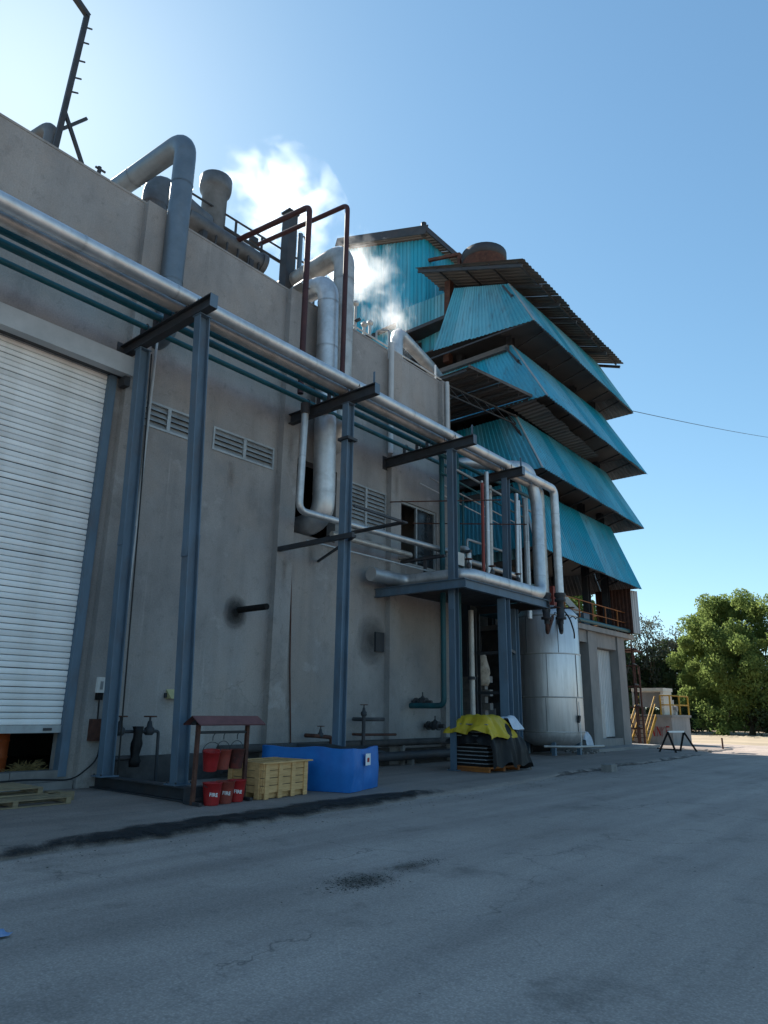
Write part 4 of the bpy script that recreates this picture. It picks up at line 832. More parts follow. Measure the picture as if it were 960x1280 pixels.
# valve trees at the ends of the two silver pipes
for k, (x, y) in enumerate(((-11.25, 23.25), (-11.66, 22.95))):
    vt = thing('pipe_valve', ('dark flanged valve under the outer silver drop pipe above the tank', 'dark flanged valve under the inner silver drop pipe above the tank')[k], 'valve', (x, y, 5.0))
    MB().lathe((x, y, 4.65), [(0.09, 0), (0.09, 0.15), (0.19, 0.16), (0.19, 0.24), (0.12, 0.25), (0.15, 0.5), (0.12, 0.78), (0.2, 0.8), (0.2, 0.9), (0.13, 0.91), (0.2, 0.98), (0.2, 1.1)], 16).build('body', 'steel_dark', vt)
    MB().cyl((x, y, 5.2), (x+0.4, y, 5.2), 0.03, n=8).build('stem', 'steel_dark', vt)
    MB().lathe((x+0.4, y, 5.2), [(0.12, -0.015), (0.15, 0), (0.12, 0.015)], 14).build('handwheel', 'rust', vt)
    MB().tube([(x, y, 4.7), (x, y, 4.45), (x-0.5, y+1.0, 4.45), (-12.3, 25.0, 5.55)], 0.07, 0.15, n=10).build('outlet_pipe', 'rust' if k else 'steel_dark', vt)
tn = thing('hanging_cable', 'tangle of black cable looping over the shoulder of the silver tank', 'cable', (-12.0, 24.5, 4.6))
b = MB(); pts = []
for i in range(26): pts.append((-12.15+0.10*i*0.35+0.04*math.sin(i*2), 24.45+0.02*i, 5.15+0.13*abs(math.sin(i*0.62))-0.03*i*0.3))
b.tube(pts, 0.018, n=6).build('loop', 'black_cable', tn)
MB().tube([(-11.9, 24.6, 5.5), (-11.5, 24.5, 5.0), (-11.45, 24.7, 4.5), (-11.55, 24.9, 4.3)], 0.03, 0.2, n=6).build('loop', 'black_cable', tn)

# ================================================================== ROOFTOP PLANT
ZR = 12.95
st = thing('roof_stack', 'wide dark roof stack with a rolled rim behind the parapet', 'stack', (-16.6, 10.9, ZR))
MB().lathe((-16.6, 10.9, ZR), [(0.40, 0), (0.40, 4.75), (0.49, 4.83), (0.52, 5.0), (0.52, 5.3), (0.47, 5.32), (0.40, 5.0)], 28).build('shell', 'dark_duct', st)
for z in (1.5, 3.0): MB().lathe((-16.6, 10.9, ZR+z), [(0.40, -0.03), (0.44, -0.02), (0.44, 0.02), (0.40, 0.03)], 28, False, False).build('band', 'dark_duct', st)
duct('roof_elbow_duct', 'dark elbow duct on the roof behind the looping silver duct', [(-16.0, 8.55, ZR), (-16.0, 8.55, 16.25), (-16.3, 9.9, 16.2), (-16.4, 10.5, 16.2)], 0.36, 'dark_duct', 0.5)
vs_ = thing('roof_vessel', 'horizontal rusty grey vessel on roof saddles behind the parapet', 'vessel', (-16.0, 11.5, ZR))
b = MB(); ax = [(-16.2, 10.2), (-16.0, 12.2)]
b.tube([(-16.2, 9.7, 15.9), (-16.05, 12.5, 15.75)], 0.30, n=24); b.build('shell', 'dark_duct', vs_)
MB().cyl((-16.06, 12.45, 15.75), (-16.04, 12.62, 15.74), 0.37, n=24).build('end_flange', 'dark_duct', vs_)
for y in (10.2, 12.0): MB().box(-16.35, -15.85, y-0.08, y+0.08, ZR, 15.55).build('saddle', 'steel_dark', vs_)
for i in range(5): MB().bar((-15.85+0.02*i, 10.4+i*0.42, ZR), (-15.85, 10.6+i*0.42, 15.6), 0.05, 0.05).build('support', 'steel_dark', vs_)
rr = thing('roof_railing', 'thin dark roof railing running beside the stack', 'railing', (-16.3, 12, ZR))
MB().tube([(-16.3, 9.2, 16.9), (-16.3, 15.2, 17.1)], 0.035, n=8).build('top_rail', 'steel_dark', rr); MB().tube([(-16.3, 9.2, 16.4), (-16.3, 15.2, 16.55)], 0.06, n=8).build('mid_rail', 'steel_dark', rr)
for y in (9.2, 11.6, 12.7, 15.2): MB().box(-16.33, -16.27, y-0.03, y+0.03, ZR, 17.0).build('baluster', 'steel_dark', rr)
MB().bar((-16.3, 12.2, 16.7), (-16.3, 12.5, 16.7), 0.12, 0.2).build('junction_box', 'steel_dark', rr)
sq = thing('roof_column', 'square dark steel column sticking up behind the red vent pipes', 'column', (-16, 13.7, ZR))
MB().box(-16.2, -15.85, 13.45, 13.85, ZR, 18.35).build('shaft', 'steel_dark', sq); MB().box(-16.24, -15.81, 13.41, 13.89, 18.352, 18.42).build('cap', 'steel_dark', sq)
sp = thing('roof_pole', 'thin roof pole with a hook beside the square column', 'pole', (-16, 14.15, ZR))
MB().cyl((-16, 14.15, ZR), (-16, 14.15, 17.85), 0.09, n=10).build('shaft', 'steel_blue', sp); MB().tube([(-16, 14.15, 17.8), (-16, 14.35, 17.85), (-16, 14.42, 17.7)], 0.03, 0.06, n=6).build('hook', 'steel_dark', sp)
cb = thing('roof_condenser', 'pale round condenser hood on the roof between the vessel and the ducts', 'condenser', (-16.4, 13.2, ZR))
MB().lathe((-16.8, 13.4, ZR), [(0.7, 0), (0.7, 2.2), (0.62, 2.5), (0.35, 2.75), (0.1, 2.8)], 24).build('hood', 'aluminium_dull', cb)
MB().tube([(-15.4, 12.7, ZR), (-15.4, 12.7, 14.6), (-15.2, 13.9, 14.9)], 0.08, 0.2, n=10).build('outlet', 'aluminium', cb)
sh = thing('rain_hood', 'small bent sheet metal hood on the parapet beside the red vent pipe', 'hood', (XW, 12.1, 13.55))
MB().add([(-13.9, 11.95, 13.56), (-13.4, 11.95, 13.62), (-13.4, 12.35, 13.62), (-13.9, 12.35, 13.56), (-13.9, 12.15, 13.85), (-13.4, 12.15, 13.9)], [(0, 1, 5, 4), (3, 4, 5, 2), (0, 4, 3), (1, 2, 5), (0, 3, 2, 1)]).build('sheet', 'louvre_paint', sh)
for k, (y, h, lab) in enumerate(((15.3, 1.3, 'short roof vent pipe with a cowl on the parapet'), (16.05, 0.9, 'short roof vent pipe with a round gauge on the parapet'), (15.75, 0.7, 'lowest thin roof vent pipe on the parapet'))):
    v = thing('roof_vent', lab, 'vent', (-14.3, y, ZR))
    MB().cyl((-14.3, y, ZR), (-14.3, y, ZR+0.6+h), 0.05, n=10).build('pipe_run', 'aluminium_dull', v)
    MB().lathe((-14.3, y, ZR+0.6+h), [(0.05, 0), (0.11, 0.05), (0.11, 0.12), (0.04, 0.2)], 12).build('cowl', 'aluminium_dull', v)
    MB().cyl((-14.3, y, ZR+0.4+h*0.7), (-14.1, y, ZR+0.4+h*0.7), 0.06, n=10).build('valve', 'steel_dark', v)
duct('roof_elbow_duct', 'silver elbow duct rising at the far roof end and turning into the teal tower', [(-15.0, 18.4, ZR), (-15.0, 18.4, 15.55), (-15.4, 21.0, 15.3), (-16.4, 24.6, 15.2)], 0.24, 'aluminium', 0.4)
hr = thing('parapet_rail', 'thin pipe rail along the parapet at the far end of the roof', 'rail', (-13.95, 17, 13.55))
MB().tube([(-13.95, 14.6, 13.552), (-13.95, 14.6, 13.75), (-13.95, 19.8, 13.75)], 0.03, 0.08, n=8).build('top_rail', 'louvre_paint', hr); MB().box(-13.98, -13.92, 19.4, 19.44, 13.552, 14.2).build('post', 'white_paint', hr)
MB().tube([(-13.95, 16.0, 13.75), (-13.95, 16.0, 14.1), (-13.6, 16.25, 14.1), (-13.6, 16.25, 13.0)], 0.035, 0.1, n=8).build('overflow', 'louvre_paint', hr)
# mast with pegs at the left
ms = thing('roof_mast', 'leaning dark roof mast with pegs, cross braces and a boom', 'mast', (-14.6, 5.2, ZR))
MB().bar((-14.6, 5.12, ZR), (-14.6, 5.38, 18.4), 0.10, 0.12).build('shaft', 'steel_dark', ms)
MB().bar((-14.6, 5.42, 18.4), (-14.3, 4.0, 18.95), 0.12, 0.14).build('boom', 'steel_dark', ms)
for i, z in enumerate((15.9, 16.35, 16.9, 17.5, 18.0)): MB().bar((-14.6, 5.25+0.02*i, z), (-14.6, 5.48+0.02*i, z+0.12), 0.03, 0.03).build('peg', 'steel_dark', ms)
MB().bar((-14.6, 5.24, 15.3), (-14.6, 6.0, ZR+0.9), 0.07, 0.08).build('brace', 'steel_dark', ms); MB().bar((-14.62, 5.2, 14.7), (-14.62, 5.78, 15.5), 0.06, 0.07).build('brace', 'steel_dark', ms)
MB().bar((-14.6, 6.0, ZR), (-14.6, 6.0, ZR+0.95), 0.07, 0.07).build('prop', 'steel_dark', ms)
duct('roof_elbow_duct', 'small gooseneck duct behind the foot of the roof mast', [(-14.9, 5.15, ZR), (-14.9, 5.15, 14.95), (-16.2, 4.9, 14.9), (-16.2, 4.9, 14.0)], 0.16, 'dark_duct', 0.3)
bv = thing('ball_valve', 'tiny valve fitting on the parapet between the mast and the looping duct', 'valve', (-14.0, 6.0, 13.55))
MB().cyl((-14.0, 6.0, 13.552), (-14.0, 6.0, 13.85), 0.05, n=8).build('body', 'steel_dark', bv); MB().bar((-14.0, 5.9, 13.8), (-14.0, 6.15, 13.8), 0.04, 0.04).build('lever', 'steel_dark', bv)

# ================================================================== THINGS AT THE WALL
ZP = 0.08   # top of the apron
# ---- fire bucket stand
fs = thing('bucket_stand', 'brown fire bucket stand with a small red gabled roof', 'stand', (-10.16, 7.84, ZP))
ya, yc, xs = 7.32, 8.36, -10.16
for y in (ya, yc): MB().box(xs-0.03, xs+0.03, y-0.03, y+0.03, ZP, 1.36).build('post', 'rust', fs)
MB().tube([(xs, ya, 1.20), (xs, yc, 1.20)], 0.022, n=8).build('hook_bar', 'steel_dark', fs)
MB().box(xs-0.02, xs+0.02, ya+0.03, yc-0.03, 0.14, 0.18).build('foot_bar', 'steel_dark', fs)
for y in (ya, yc): MB().box(xs-0.22, xs+0.22, y-0.025, y+0.025, ZP, ZP+0.05).build('foot', 'steel_dark', fs)
b = MB(); y0, y1 = ya-0.14, yc+0.22
b.add([(xs-0.24, y0, 1.33), (xs-0.24, y1, 1.33), (xs, y1, 1.47), (xs, y0, 1.47), (xs+0.24, y1, 1.33), (xs+0.24, y0, 1.33)], [(0, 3, 2, 1), (3, 5, 4, 2)])
b.add([(xs-0.24, y0, 1.315), (xs-0.24, y1, 1.315), (xs, y1, 1.455), (xs, y0, 1.455), (xs+0.24, y1, 1.315), (xs+0.24, y0, 1.315)], [(0, 1, 2, 3), (3, 2, 4, 5)])
b.build('roof', 'stand_roof', fs)
MB().add([(xs-0.2, ya-0.03, 1.325), (xs+0.2, ya-0.03, 1.325), (xs, ya-0.03, 1.45)], [(0, 1, 2)]).build('gable', 'steel_dark', fs)
def bucket(label, x, y, z, m, tilt=0.0, handle=True, text=None, s=1.0, rz=0.0, group=None):
    o = thing('fire_bucket', label, 'bucket', (x, y, z), group=group)
    H_, r0, r1 = 0.33*s, 0.118*s, 0.158*s
    MB().lathe((0, 0, 0), [(r0, 0), (r0+(r1-r0)*0.5, H_*0.5), (r1, H_), (r1+0.008, H_+0.004), (r1+0.008, H_+0.014), (r1-0.006, H_+0.012), (r1-0.012, H_), (r0+0.002, 0.03)], 26).build('body', m, o, world=False)
    if handle:
        n = 12; up = tilt == 0 and handle == 'up'
        pts = [(0, -(r1+0.005)*math.cos(math.pi*i/n), H_*0.93+(0.19*math.sin(math.pi*i/n)*s)) for i in range(n+1)] if handle == 'up' else [(0.6*r1*math.sin(math.pi*i/n), -(r1+0.012)*math.cos(math.pi*i/n), H_*0.93-0.05*math.sin(math.pi*i/n)) for i in range(n+1)]
        MB().tube(pts, 0.006, n=6).build('handle', 'steel_dark', o, world=False)
    if text:
        cu = D.curves.new('lettering', 'FONT'); cu.body = text; cu.size = 0.078; cu.extrude = 0.0015; cu.align_x = 'CENTER'; cu.offset = 0.0022
        t = D.objects.new('lettering', cu); COL.objects.link(t); bpy.context.view_layer.update()
        me = bpy.data.meshes.new_from_object(t); D.objects.remove(t)
        # bend the flat lettering round the bucket side
        ang = math.atan2(-y, -x)+0.22
        for v in me.vertices:
            zz = H_*0.42+v.co.y; q = r0+(r1-r0)*(zz/H_)+0.0015+v.co.z; a = ang+v.co.x/q
            v.co = Vector((q*math.cos(a), q*math.sin(a), zz-v.co.x*0.10))
        me.materials.clear(); me.materials.append(MATS['white_paint'])
        l = D.objects.new('lettering', me); COL.objects.link(l); l.parent = o
    o.rotation_euler = (0, tilt, rz)
    return o
for k, (y, lab) in enumerate(((7.56, 'red fire bucket on the ground beside the stand post'), (7.86, 'middle red fire bucket on the ground under the stand'), (8.14, 'red fire bucket on the ground beside the wooden crate'))):
    bucket(lab, -9.98-0.05*k, y, ZP, 'bucket_red' if k != 1 else 'bucket_faded', text='FIRE', handle=True)
for k, (y, m, lab, tl) in enumerate(((7.58, 'bucket_red', 'bright red fire bucket hanging tilted from the stand', 0.35), (7.86, 'bucket_faded', 'faded orange-red fire bucket hanging from the stand', 0.0), (8.15, 'bucket_burnt', 'burnt rusty fire bucket hanging from the stand', 0.0))):
    o = bucket(lab, xs+0.0+(0.05 if k == 0 else 0), y, 0.60, m, tilt=tl*0.5, handle='up', s=0.92, rz=-0.5 if k == 0 else 0)
    MB().tube([(0, 0, 0.60-0.60+0.48), (0, 0, 0.55), (0, 0.03, 0.60)], 0.008, n=6).build('hook', 'steel_dark', o, world=False)
# ---- wooden crate
def crate(o, L, W, H, m):
    for z in range(4):
        zz = 0.10+z*(H-0.12)/4; h = (H-0.12)/4-0.012
        for x in (0, W-0.022): MB().box(x, x+0.022, 0.03, L-0.03, zz, zz+h).build('side_board', m, o, world=False)
        for y in (0.008, L-0.03): MB().box(0.024, W-0.024, y, y+0.022, zz, zz+h).build('end_board', m, o, world=False)
    for x in (-0.026, W+0.001):
        for i in range(4): y = 0.06+i*(L-0.22)/3; MB().box(x, x+0.024, y, y+0.10, 0.0, H-0.04).build('batten', m, o, world=False)
    for y in (-0.018, L-0.007):
        for x in (0.06, W-0.16): MB().box(x, x+0.10, y, y+0.024, 0.0, H-0.04).build('batten', m, o, world=False)
    for x in (-0.05, W-0.05): MB().box(x, x+0.10, -0.04, L+0.05, H-0.038, H-0.012).build('top_rail', m, o, world=False)
    for i in range(5): y = i*(L-0.10)/4; MB().box(0.055, W-0.055, y, y+0.10, H-0.036, H-0.012).build('lid_board', m, o, world=False)
    for x in (0.05, W/2-0.05, W-0.15): MB().box(x, x+0.10, 0.02, L-0.02, 0.002, 0.095).build('runner', m, o, world=False)
    MB().box(0.03, W-0.03, 0.035, L-0.035, 0.097, H-0.25).build('contents', 'tarp_inner', o, world=False)
cr = thing('wooden_crate', 'long slatted wooden crate beside the fire buckets', 'crate', (-10.78, 8.46, ZP), rz=0.10)
crate(cr, 1.25, 0.88, 0.62, 'wood')
# ---- blue tarpaulin tank
bt = thing('water_tank', 'square open tank wrapped in blue tarpaulin beside the wooden crate', 'tank', (-10.68, 10.77, ZP), rz=0.31)
W_, L_, H_ = 0.98, 1.35, 0.80; b = MB(); vs = []; nv = 9
ring = []
for t in range(16): ring.append((W_, -L_/2+L_*t/16, 1, 0))
for t in range(10): ring.append((W_-2*W_*t/10, L_/2, 0, 1))
for t in range(16): ring.append((-W_, L_/2-L_*t/16, -1, 0))
for t in range(10): ring.append((-W_+2*W_*t/10, -L_/2, 0, -1))
n = len(ring)
for j in range(nv):
    z = H_*j/(nv-1)
    for i, (x, y, nx, ny) in enumerate(ring):
        k = 0.035*math.sin(math.pi*min(1, j/(nv-1)*1.0))+0.030*noise.noise(Vector((x*2.5, y*2.5, z*2.2)))+0.045*noise.noise(Vector((x*7+y*7, y*5, z*1.0)))+0.02*noise.noise(Vector((x*4, y*4, z*9)))
        sag = -0.05*noise.noise(Vector((x*1.7, y*1.7, 4)))-0.012 if j == nv-1 else 0
        vs.append((x+nx*k, y+ny*k, max(0.0, z+sag)))
b.add(vs, [(j*n+i, j*n+(i+1) % n, (j+1)*n+(i+1) % n, (j+1)*n+i) for j in range(nv-1) for i in range(n)], True)
top = vs[-n:]; inn = [(x*0.95, y*0.95, z+0.004) for x, y, z in top]; low = [(x*0.93, y*0.93, H_-0.14) for x, y, z in top]
b.add(top+inn, [(i, (i+1) % n, n+(i+1) % n, n+i) for i in range(n)], True)
b.build('tarpaulin', 'tarp_blue', bt, world=False)
MB().add(inn+low, [(i, (i+1) % n, n+(i+1) % n, n+i) for i in range(n)]+[tuple(range(n, 2*n))]).build('inner_sheet', 'tarp_inner', bt, world=False)
MB().box(W_+0.062, W_+0.067, -0.12, 0.12, 0.46, 0.68).build('white_label', 'white_paint', bt, world=False)
MB().box(W_+0.0675, W_+0.069, -0.05, 0.06, 0.52, 0.60).build('red_mark', 'bucket_red', bt, world=False)
# ---- pallets by the roller door
def pallet(label, loc, rz, L=1.9, W=1.0, tilt=0):
    o = thing('wooden_pallet', label, 'pallet', loc, rz)
    for i in range(6): MB().box(i*(W-0.1)/5, i*(W-0.1)/5+0.10, 0, L, 0.095, 0.115).build('deck_board', 'wood_old', o, world=False)
    for y in (0, L/2-0.04, L-0.08): MB().box(0, W, y, y+0.08, 0.022, 0.094).build('bearer', 'wood_old', o, world=False)
    for x in (0, W/2-0.05, W-0.1): MB().box(x, x+0.1, 0, L, 0, 0.02).build('bottom_board', 'wood_old', o, world=False)
    return o
pallet('weathered wooden pallet lying on the pavement below the roller door', (-12.75, 4.3, ZP), 0.0, 1.75, 1.1)
p_ = pallet('weathered wooden pallet lying on top of another below the roller door', (-13.15, 4.15, ZP+0.118), 0.04, 1.62, 1.05)
for k in range(2):
    tag(MB().box(-12.4+0.2*k, -12.25+0.2*k, 5.95+0.1*k, 6.2+0.1*k, ZP, ZP+0.14).build('timber_offcut', 'wood_old'), ('short timber offcut beside the pallets', 'shorter timber offcut nearer the rack beam')[k], 'timber')
# ---- inside the roller door
dm = thing('oil_drum', 'orange steel drum standing inside the half-open roller door', 'drum', (-14.7, 5.92, 0.345))
MB().lathe((-14.7, 5.92, 0.345), [(0.29, 0), (0.29, 0.28), (0.305, 0.30), (0.29, 0.32), (0.29, 0.58), (0.305, 0.60), (0.29, 0.62), (0.29, 0.88), (0.27, 0.88), (0.265, 0.86)], 28).build('shell', 'drum_orange', dm)
MB().cyl((-14.6, 6.02, 1.205), (-14.6, 6.02, 1.23), 0.035, n=10).build('bung', 'steel_dark', dm)
dm2 = copy_tree(dm); dm2.location = (-14.9, 5.1, 0.345); dm2['label'] = 'orange steel drum deeper inside the roller door opening'
b = MB()
for i in range(220):
    x, y = -14.22+R_.gauss(0, 0.08), 6.42+R_.gauss(0, 0.16); a = R_.uniform(0, 6.28); l = R_.uniform(0.1, 0.28); h = max(0.0, 0.16-1.0*((x+14.22)**2+(y-6.42)**2)); z = 0.35+R_.random()*h
    y = min(y, 6.62); b.bar((x, y, z), (x+l*math.cos(a), min(6.75, y+l*math.sin(a)), max(0.35, z+R_.uniform(-0.05, 0.12))), 0.008, 0.006)
tag(b.build('straw_heap', 'straw'), 'small heap of dry straw inside the roller door opening', 'straw', kind='stuff')
# ---- electrical bits on the wall
sb = thing('switch_box', 'small white switch box with a looped black cable beside the roller door', 'switch', (-13.56, 7.3, 1.9))
MB().box(-13.598, -13.50, 7.27, 7.41, 1.86, 2.16).build('housing', 'white_paint', sb); MB().box(-13.499, -13.492, 7.31, 7.37, 1.92, 2.08).build('rocker', 'panel_grey', sb); MB().box(-13.598, -13.51, 7.28, 7.40, 1.72, 1.858).build('gland', 'soot', sb)
MB().tube([(-13.53, 7.34, 1.74), (-13.53, 7.36, 1.25), (-13.53, 7.55, 1.25), (-13.53, 7.58, 1.7), (-13.53, 7.5, 3.5), (-13.53, 7.52, 8.4)], 0.016, 0.15, n=6).build('cable', 'black_cable', sb)
jb = thing('junction_box', 'rusty brown junction box on the pilaster below the white switch box', 'junction box', (-13.56, 7.2, 1.0))
MB().box(-13.598, -13.44, 7.22, 7.60, 0.95, 1.36).build('housing', 'rust', jb)
MB().tube([(-13.50, 7.45, 0.96), (-13.46, 7.42, 0.6), (-13.5, 7.0, 0.25), (-13.6, 6.2, 0.30), (-13.7, 4.5, 0.26)], 0.016, 0.2, n=6).build('cable', 'black_cable', jb)
MB().tube([(-13.52, 7.6, 1.16), (-13.3, 7.75, 1.16)], 0.03, n=8).build('conduit', 'rust', jb)
cd = thing('cable_conduit', 'grey and black cable conduits climbing the wall behind the rack post', 'conduit', (-13.5, 7.7, 0.5))
MB().tube([(-13.55, 7.72, 0.65), (-13.55, 7.72, 9.9), (-13.55, 7.72, 11.6)], 0.03, n=8).build('tube', 'header_paint', cd); MB().tube([(-13.72, 7.82, 0.65), (-13.72, 7.82, 9.0)], 0.028, n=8).build('tube', 'black_cable', cd)
MB().tube([(-12.98, 7.60, 0.33), (-12.92, 7.38, 6.0), (-12.9, 7.25, 9.1)], 0.016, n=6).build('cable', 'black_cable', cd)
tag(MB().tube([(-13.76, 12.75, 0.75), (-13.76, 12.6, 2.6), (-13.76, 12.45, 5.9)], 0.018, n=6).build('rusty_wire', 'rust'), 'thin rusty wire hanging down the wall below the duct opening', 'wire')
wl = thing('wall_lamp', 'small pale yellow wedge lamp fixed to the wall behind the rack post', 'lamp', (XW, 8.8, 2.0))
MB().add([(XW+0.002, 9.02, 1.78), (XW+0.22, 9.02, 1.78), (XW+0.002, 9.02, 1.98), (XW+0.002, 9.26, 1.78), (XW+0.22, 9.26, 1.78), (XW+0.002, 9.26, 1.98)], [(0, 1, 2), (3, 5, 4), (0, 3, 4, 1), (1, 4, 5, 2), (0, 2, 5, 3)]).build('shade', 'lamp_yellow', wl)
MB().box(XW+0.002, XW+0.05, 8.97, 9.018, 1.80, 1.9).build('bracket', 'steel_dark', wl)
# ---- valves and low pipes along the wall
def gate_valve(o, x, y, z, up=True, s=1.0):
    MB().lathe((x, y, z-0.07*s), [(0.06*s, 0), (0.085*s, 0.03*s), (0.085*s, 0.11*s), (0.05*s, 0.14*s), (0.035*s, 0.22*s), (0.018*s, 0.24*s), (0.018*s, 0.30*s)], 12).build('body', 'steel_dark', o)
    hw = MB(); n = 14; hw.tube([(x+0.10*s*math.cos(2*math.pi*i/n), y+0.10*s*math.sin(2*math.pi*i/n), z+0.235*s) for i in range(n+1)], 0.012*s, n=6)
    hw.bar((x-0.1*s, y, z+0.235*s), (x+0.1*s, y, z+0.235*s), 0.014*s, 0.014*s); hw.bar((x, y-0.1*s, z+0.235*s), (x, y+0.1*s, z+0.235*s), 0.014*s, 0.014*s)
    hw.build('handwheel', 'rust', o)
v1 = thing('valve_manifold', 'pair of dark hand valves on a low pipe loop behind the rack posts', 'valve', (-13.3, 8.2, 0.6))
MB().tube([(-13.3, 7.55, 0.05+ZP), (-13.3, 7.55, 1.12), (-13.3, 8.6, 1.12), (-13.3, 8.64, 0.12)], 0.032, 0.06, n=8).build('pipe_run', 'steel_dark', v1)
gate_valve(v1, -13.3, 7.72, 1.13, s=1.2); gate_valve(v1, -13.3, 8.38, 1.13, s=1.2)
MB().tube([(-13.3, 7.5, 0.62), (-13.3, 8.1, 0.62)], 0.05, n=8).build('pipe_run', 'steel_dark', v1)
b = MB(); vs = []
for j in range(8):
    for i in range(10):
        t = 2*math.pi*i/10; q = 0.07+0.025*noise.noise(Vector((j*0.6, 1, 0)))+0.055*noise.noise(Vector((math.cos(t)*2.5, math.sin(t)*2.5, j*0.7))); vs.append((-13.2+q*math.cos(t), 8.06+q*1.3*math.sin(t), 0.45+j*0.11))
b.add(vs, [(j*10+i, j*10+(i+1) % 10, (j+1)*10+(i+1) % 10, (j+1)*10+i) for j in range(7) for i in range(10)]+[tuple(reversed(range(10))), tuple(range(70, 80))], True)
tag(b.build('lagging_rag', 'cloth_black'), 'dark rag wrapped round the low pipe between the two hand valves', 'rag')
v2 = thing('steam_trap', 'dark steam trap with level pipes low on the wall beyond the blue tank', 'valve', (-13.4, 15.2, 0.7))
MB().tube([(-13.6, 14.9, 1.35), (-13.2, 14.9, 1.35), (-13.2, 15.75, 1.35)], 0.05, 0.06, n=8).build('pipe_run', 'steel_dark', v2); MB().tube([(-13.6, 14.9, 0.95), (-13.2, 14.9, 0.95), (-13.2, 16.3, 0.93)], 0.035, 0.06, n=8).build('pipe_run', 'rust', v2)
MB().tube([(-13.2, 14.9, 1.55), (-13.2, 14.9, 0.6), (-13.2, 15.8, 0.45)], 0.05, 0.06, n=8).build('pipe_run', 'steel_dark', v2); gate_valve(v2, -13.2, 14.9, 1.5, s=1.0)
v3 = thing('steam_trap', 'small dark steam trap on the wall just behind the blue tank', 'valve', (-13.5, 13.3, 0.7))
MB().tube([(-13.6, 13.1, 0.95), (-13.25, 13.1, 0.95), (-13.25, 13.7, 0.9), (-13.25, 13.7, 0.56)], 0.05, 0.08, n=8).build('pipe_run', 'rust', v3); gate_valve(v3, -13.25, 13.3, 0.97, s=0.9)
for k, (y, z) in enumerate(((17.85, 1.85), (18.5, 1.15))):
    v = thing('flanged_valve', ('dark flanged valve on the wall at the foot of the teal pipe', 'lower dark flanged valve on the wall under the platform')[k], 'valve', (XW, y, z))
    MB().cyl((XW, y, z), (XW+0.75, y, z), 0.06, n=10).build('pipe_run', 'steel_dark', v)
    for x in (0.12, 0.3, 0.5): MB().cyl((XW+x, y, z), (XW+x+0.05, y, z), 0.14, n=14).build('flange', 'steel_dark', v)
    MB().lathe((XW+0.4, y, z), [(0.1, -0.1), (0.12, 0), (0.06, 0.15), (0.02, 0.2), (0.02, 0.3)], 12).build('bonnet', 'steel_dark', v)
for k, (z, x, r) in enumerate(((0.70, -13.35, 0.10), (0.34, -13.2, 0.13))):
    pipe('ground_pipe', ('dark steam pipe running low along the wall past the blue tank', 'thick dark pipe lying lowest along the foot of the wall')[k], [(x, 10.2, z), (x, 20.6, z)], r, 'steel_dark' if k else 'concrete_dark', n=10)
    if not k:
        for y in (11.5, 14, 16.8, 19.5): MB().box(x-0.06, x+0.06, y-0.05, y+0.05, 0.0, z-0.08).build('support', 'block', D.objects[[o.name for o in D.objects if o.name.startswith('ground_pipe')][-1]])
    else:
        for y in (11.6, 14.1, 17.0, 19.4): MB().box(x-0.1, x+0.1, y-0.05, y+0.05, 0.0, z-0.11).build('support', 'block', D.objects[[o.name for o in D.objects if o.name.startswith('ground_pipe')][-1]])
# ---- stack of trays under black sheet with yellow cloth
tp = thing('tray_stack', 'stack of dark trays on an orange pallet under the yellow and black sheets', 'trays', (-10.8, 17.0, ZP))
MB().box(-11.35, -10.15, 16.35, 18.0, ZP+0.09, ZP+0.13).build('pallet_deck', 'orange_paint', tp)
for y in (16.37, 17.12, 17.88): MB().box(-11.33, -10.17, y, y+0.1, ZP, ZP+0.088).build('pallet_bearer', 'orange_paint', tp)
for i in range(11):
    z = ZP+0.135+i*0.098; j = R_.uniform(-0.015, 0.015)
    t = MB().box(-11.28+j, -10.22+j, 16.42+j, 17.90+j, z, z+0.06).build('tray', 'soot', tp)
    MB().box(-11.31+j, -10.19+j, 16.39+j, 17.93+j, z+0.062, z+0.085).build('tray_rim', 'panel_grey', t)
def drape(name, label, m, x0, x1, y0, y1, ztop, drops, seed, amp=0.05, n=26, lift=0.012):
    b = MB(); vs = []; k = n
    for j in range(k+1):
        for i in range(k+1):
            u, v = i/k, j/k; ex = 0.34; du = max(0, (ex/2-u)/(ex/2)) ; 
            X = x0-drops[0]*0.12+(x1-x0+ (drops[0]+drops[1])*0.12)*u; Y = y0-drops[2]*0.12+(y1-y0+(drops[2]+drops[3])*0.12)*v
            q = max((0.2-u)/0.2*drops[0] if u < 0.2 else 0, (u-0.8)/0.2*drops[1] if u > 0.8 else 0, (0.2-v)/0.2*drops[2] if v < 0.2 else 0, (v-0.8)/0.2*drops[3] if v > 0.8 else 0)
            X = min(max(X, x0-0.03), x1+0.03) if q > 0 else X; Y = min(max(Y, y0-0.03), y1+0.03) if q > 0 else Y
            nz = noise.noise(Vector((X*3, Y*3, seed))); n2 = noise.noise(Vector((X*7, Y*7, seed+q*2)))
            out = amp*(0.5+nz+0.6*n2)*(0.3+min(1.0, q*2.0))
            if u < 0.2 and q: X -= abs(out)+0.05*q
            if u > 0.8 and q: X += abs(out)+0.10*q
            if v < 0.2 and q: Y -= abs(out)+0.05*q
            if v > 0.8 and q: Y += abs(out)+0.10*q
            z = ztop+lift+0.05*(1+nz)+0.035*(1+n2)-q*(1+0.20*noise.noise(Vector((X*2.2, Y*2.2, seed+5))))
            vs.append((X, Y, max(ZP+0.006, z)))
    b.add(vs, [(j*(k+1)+i, j*(k+1)+i+1, (j+1)*(k+1)+i+1, (j+1)*(k+1)+i) for j in range(k) for i in range(k)], True)
    return tag(b.build(name, m), label, 'sheet')
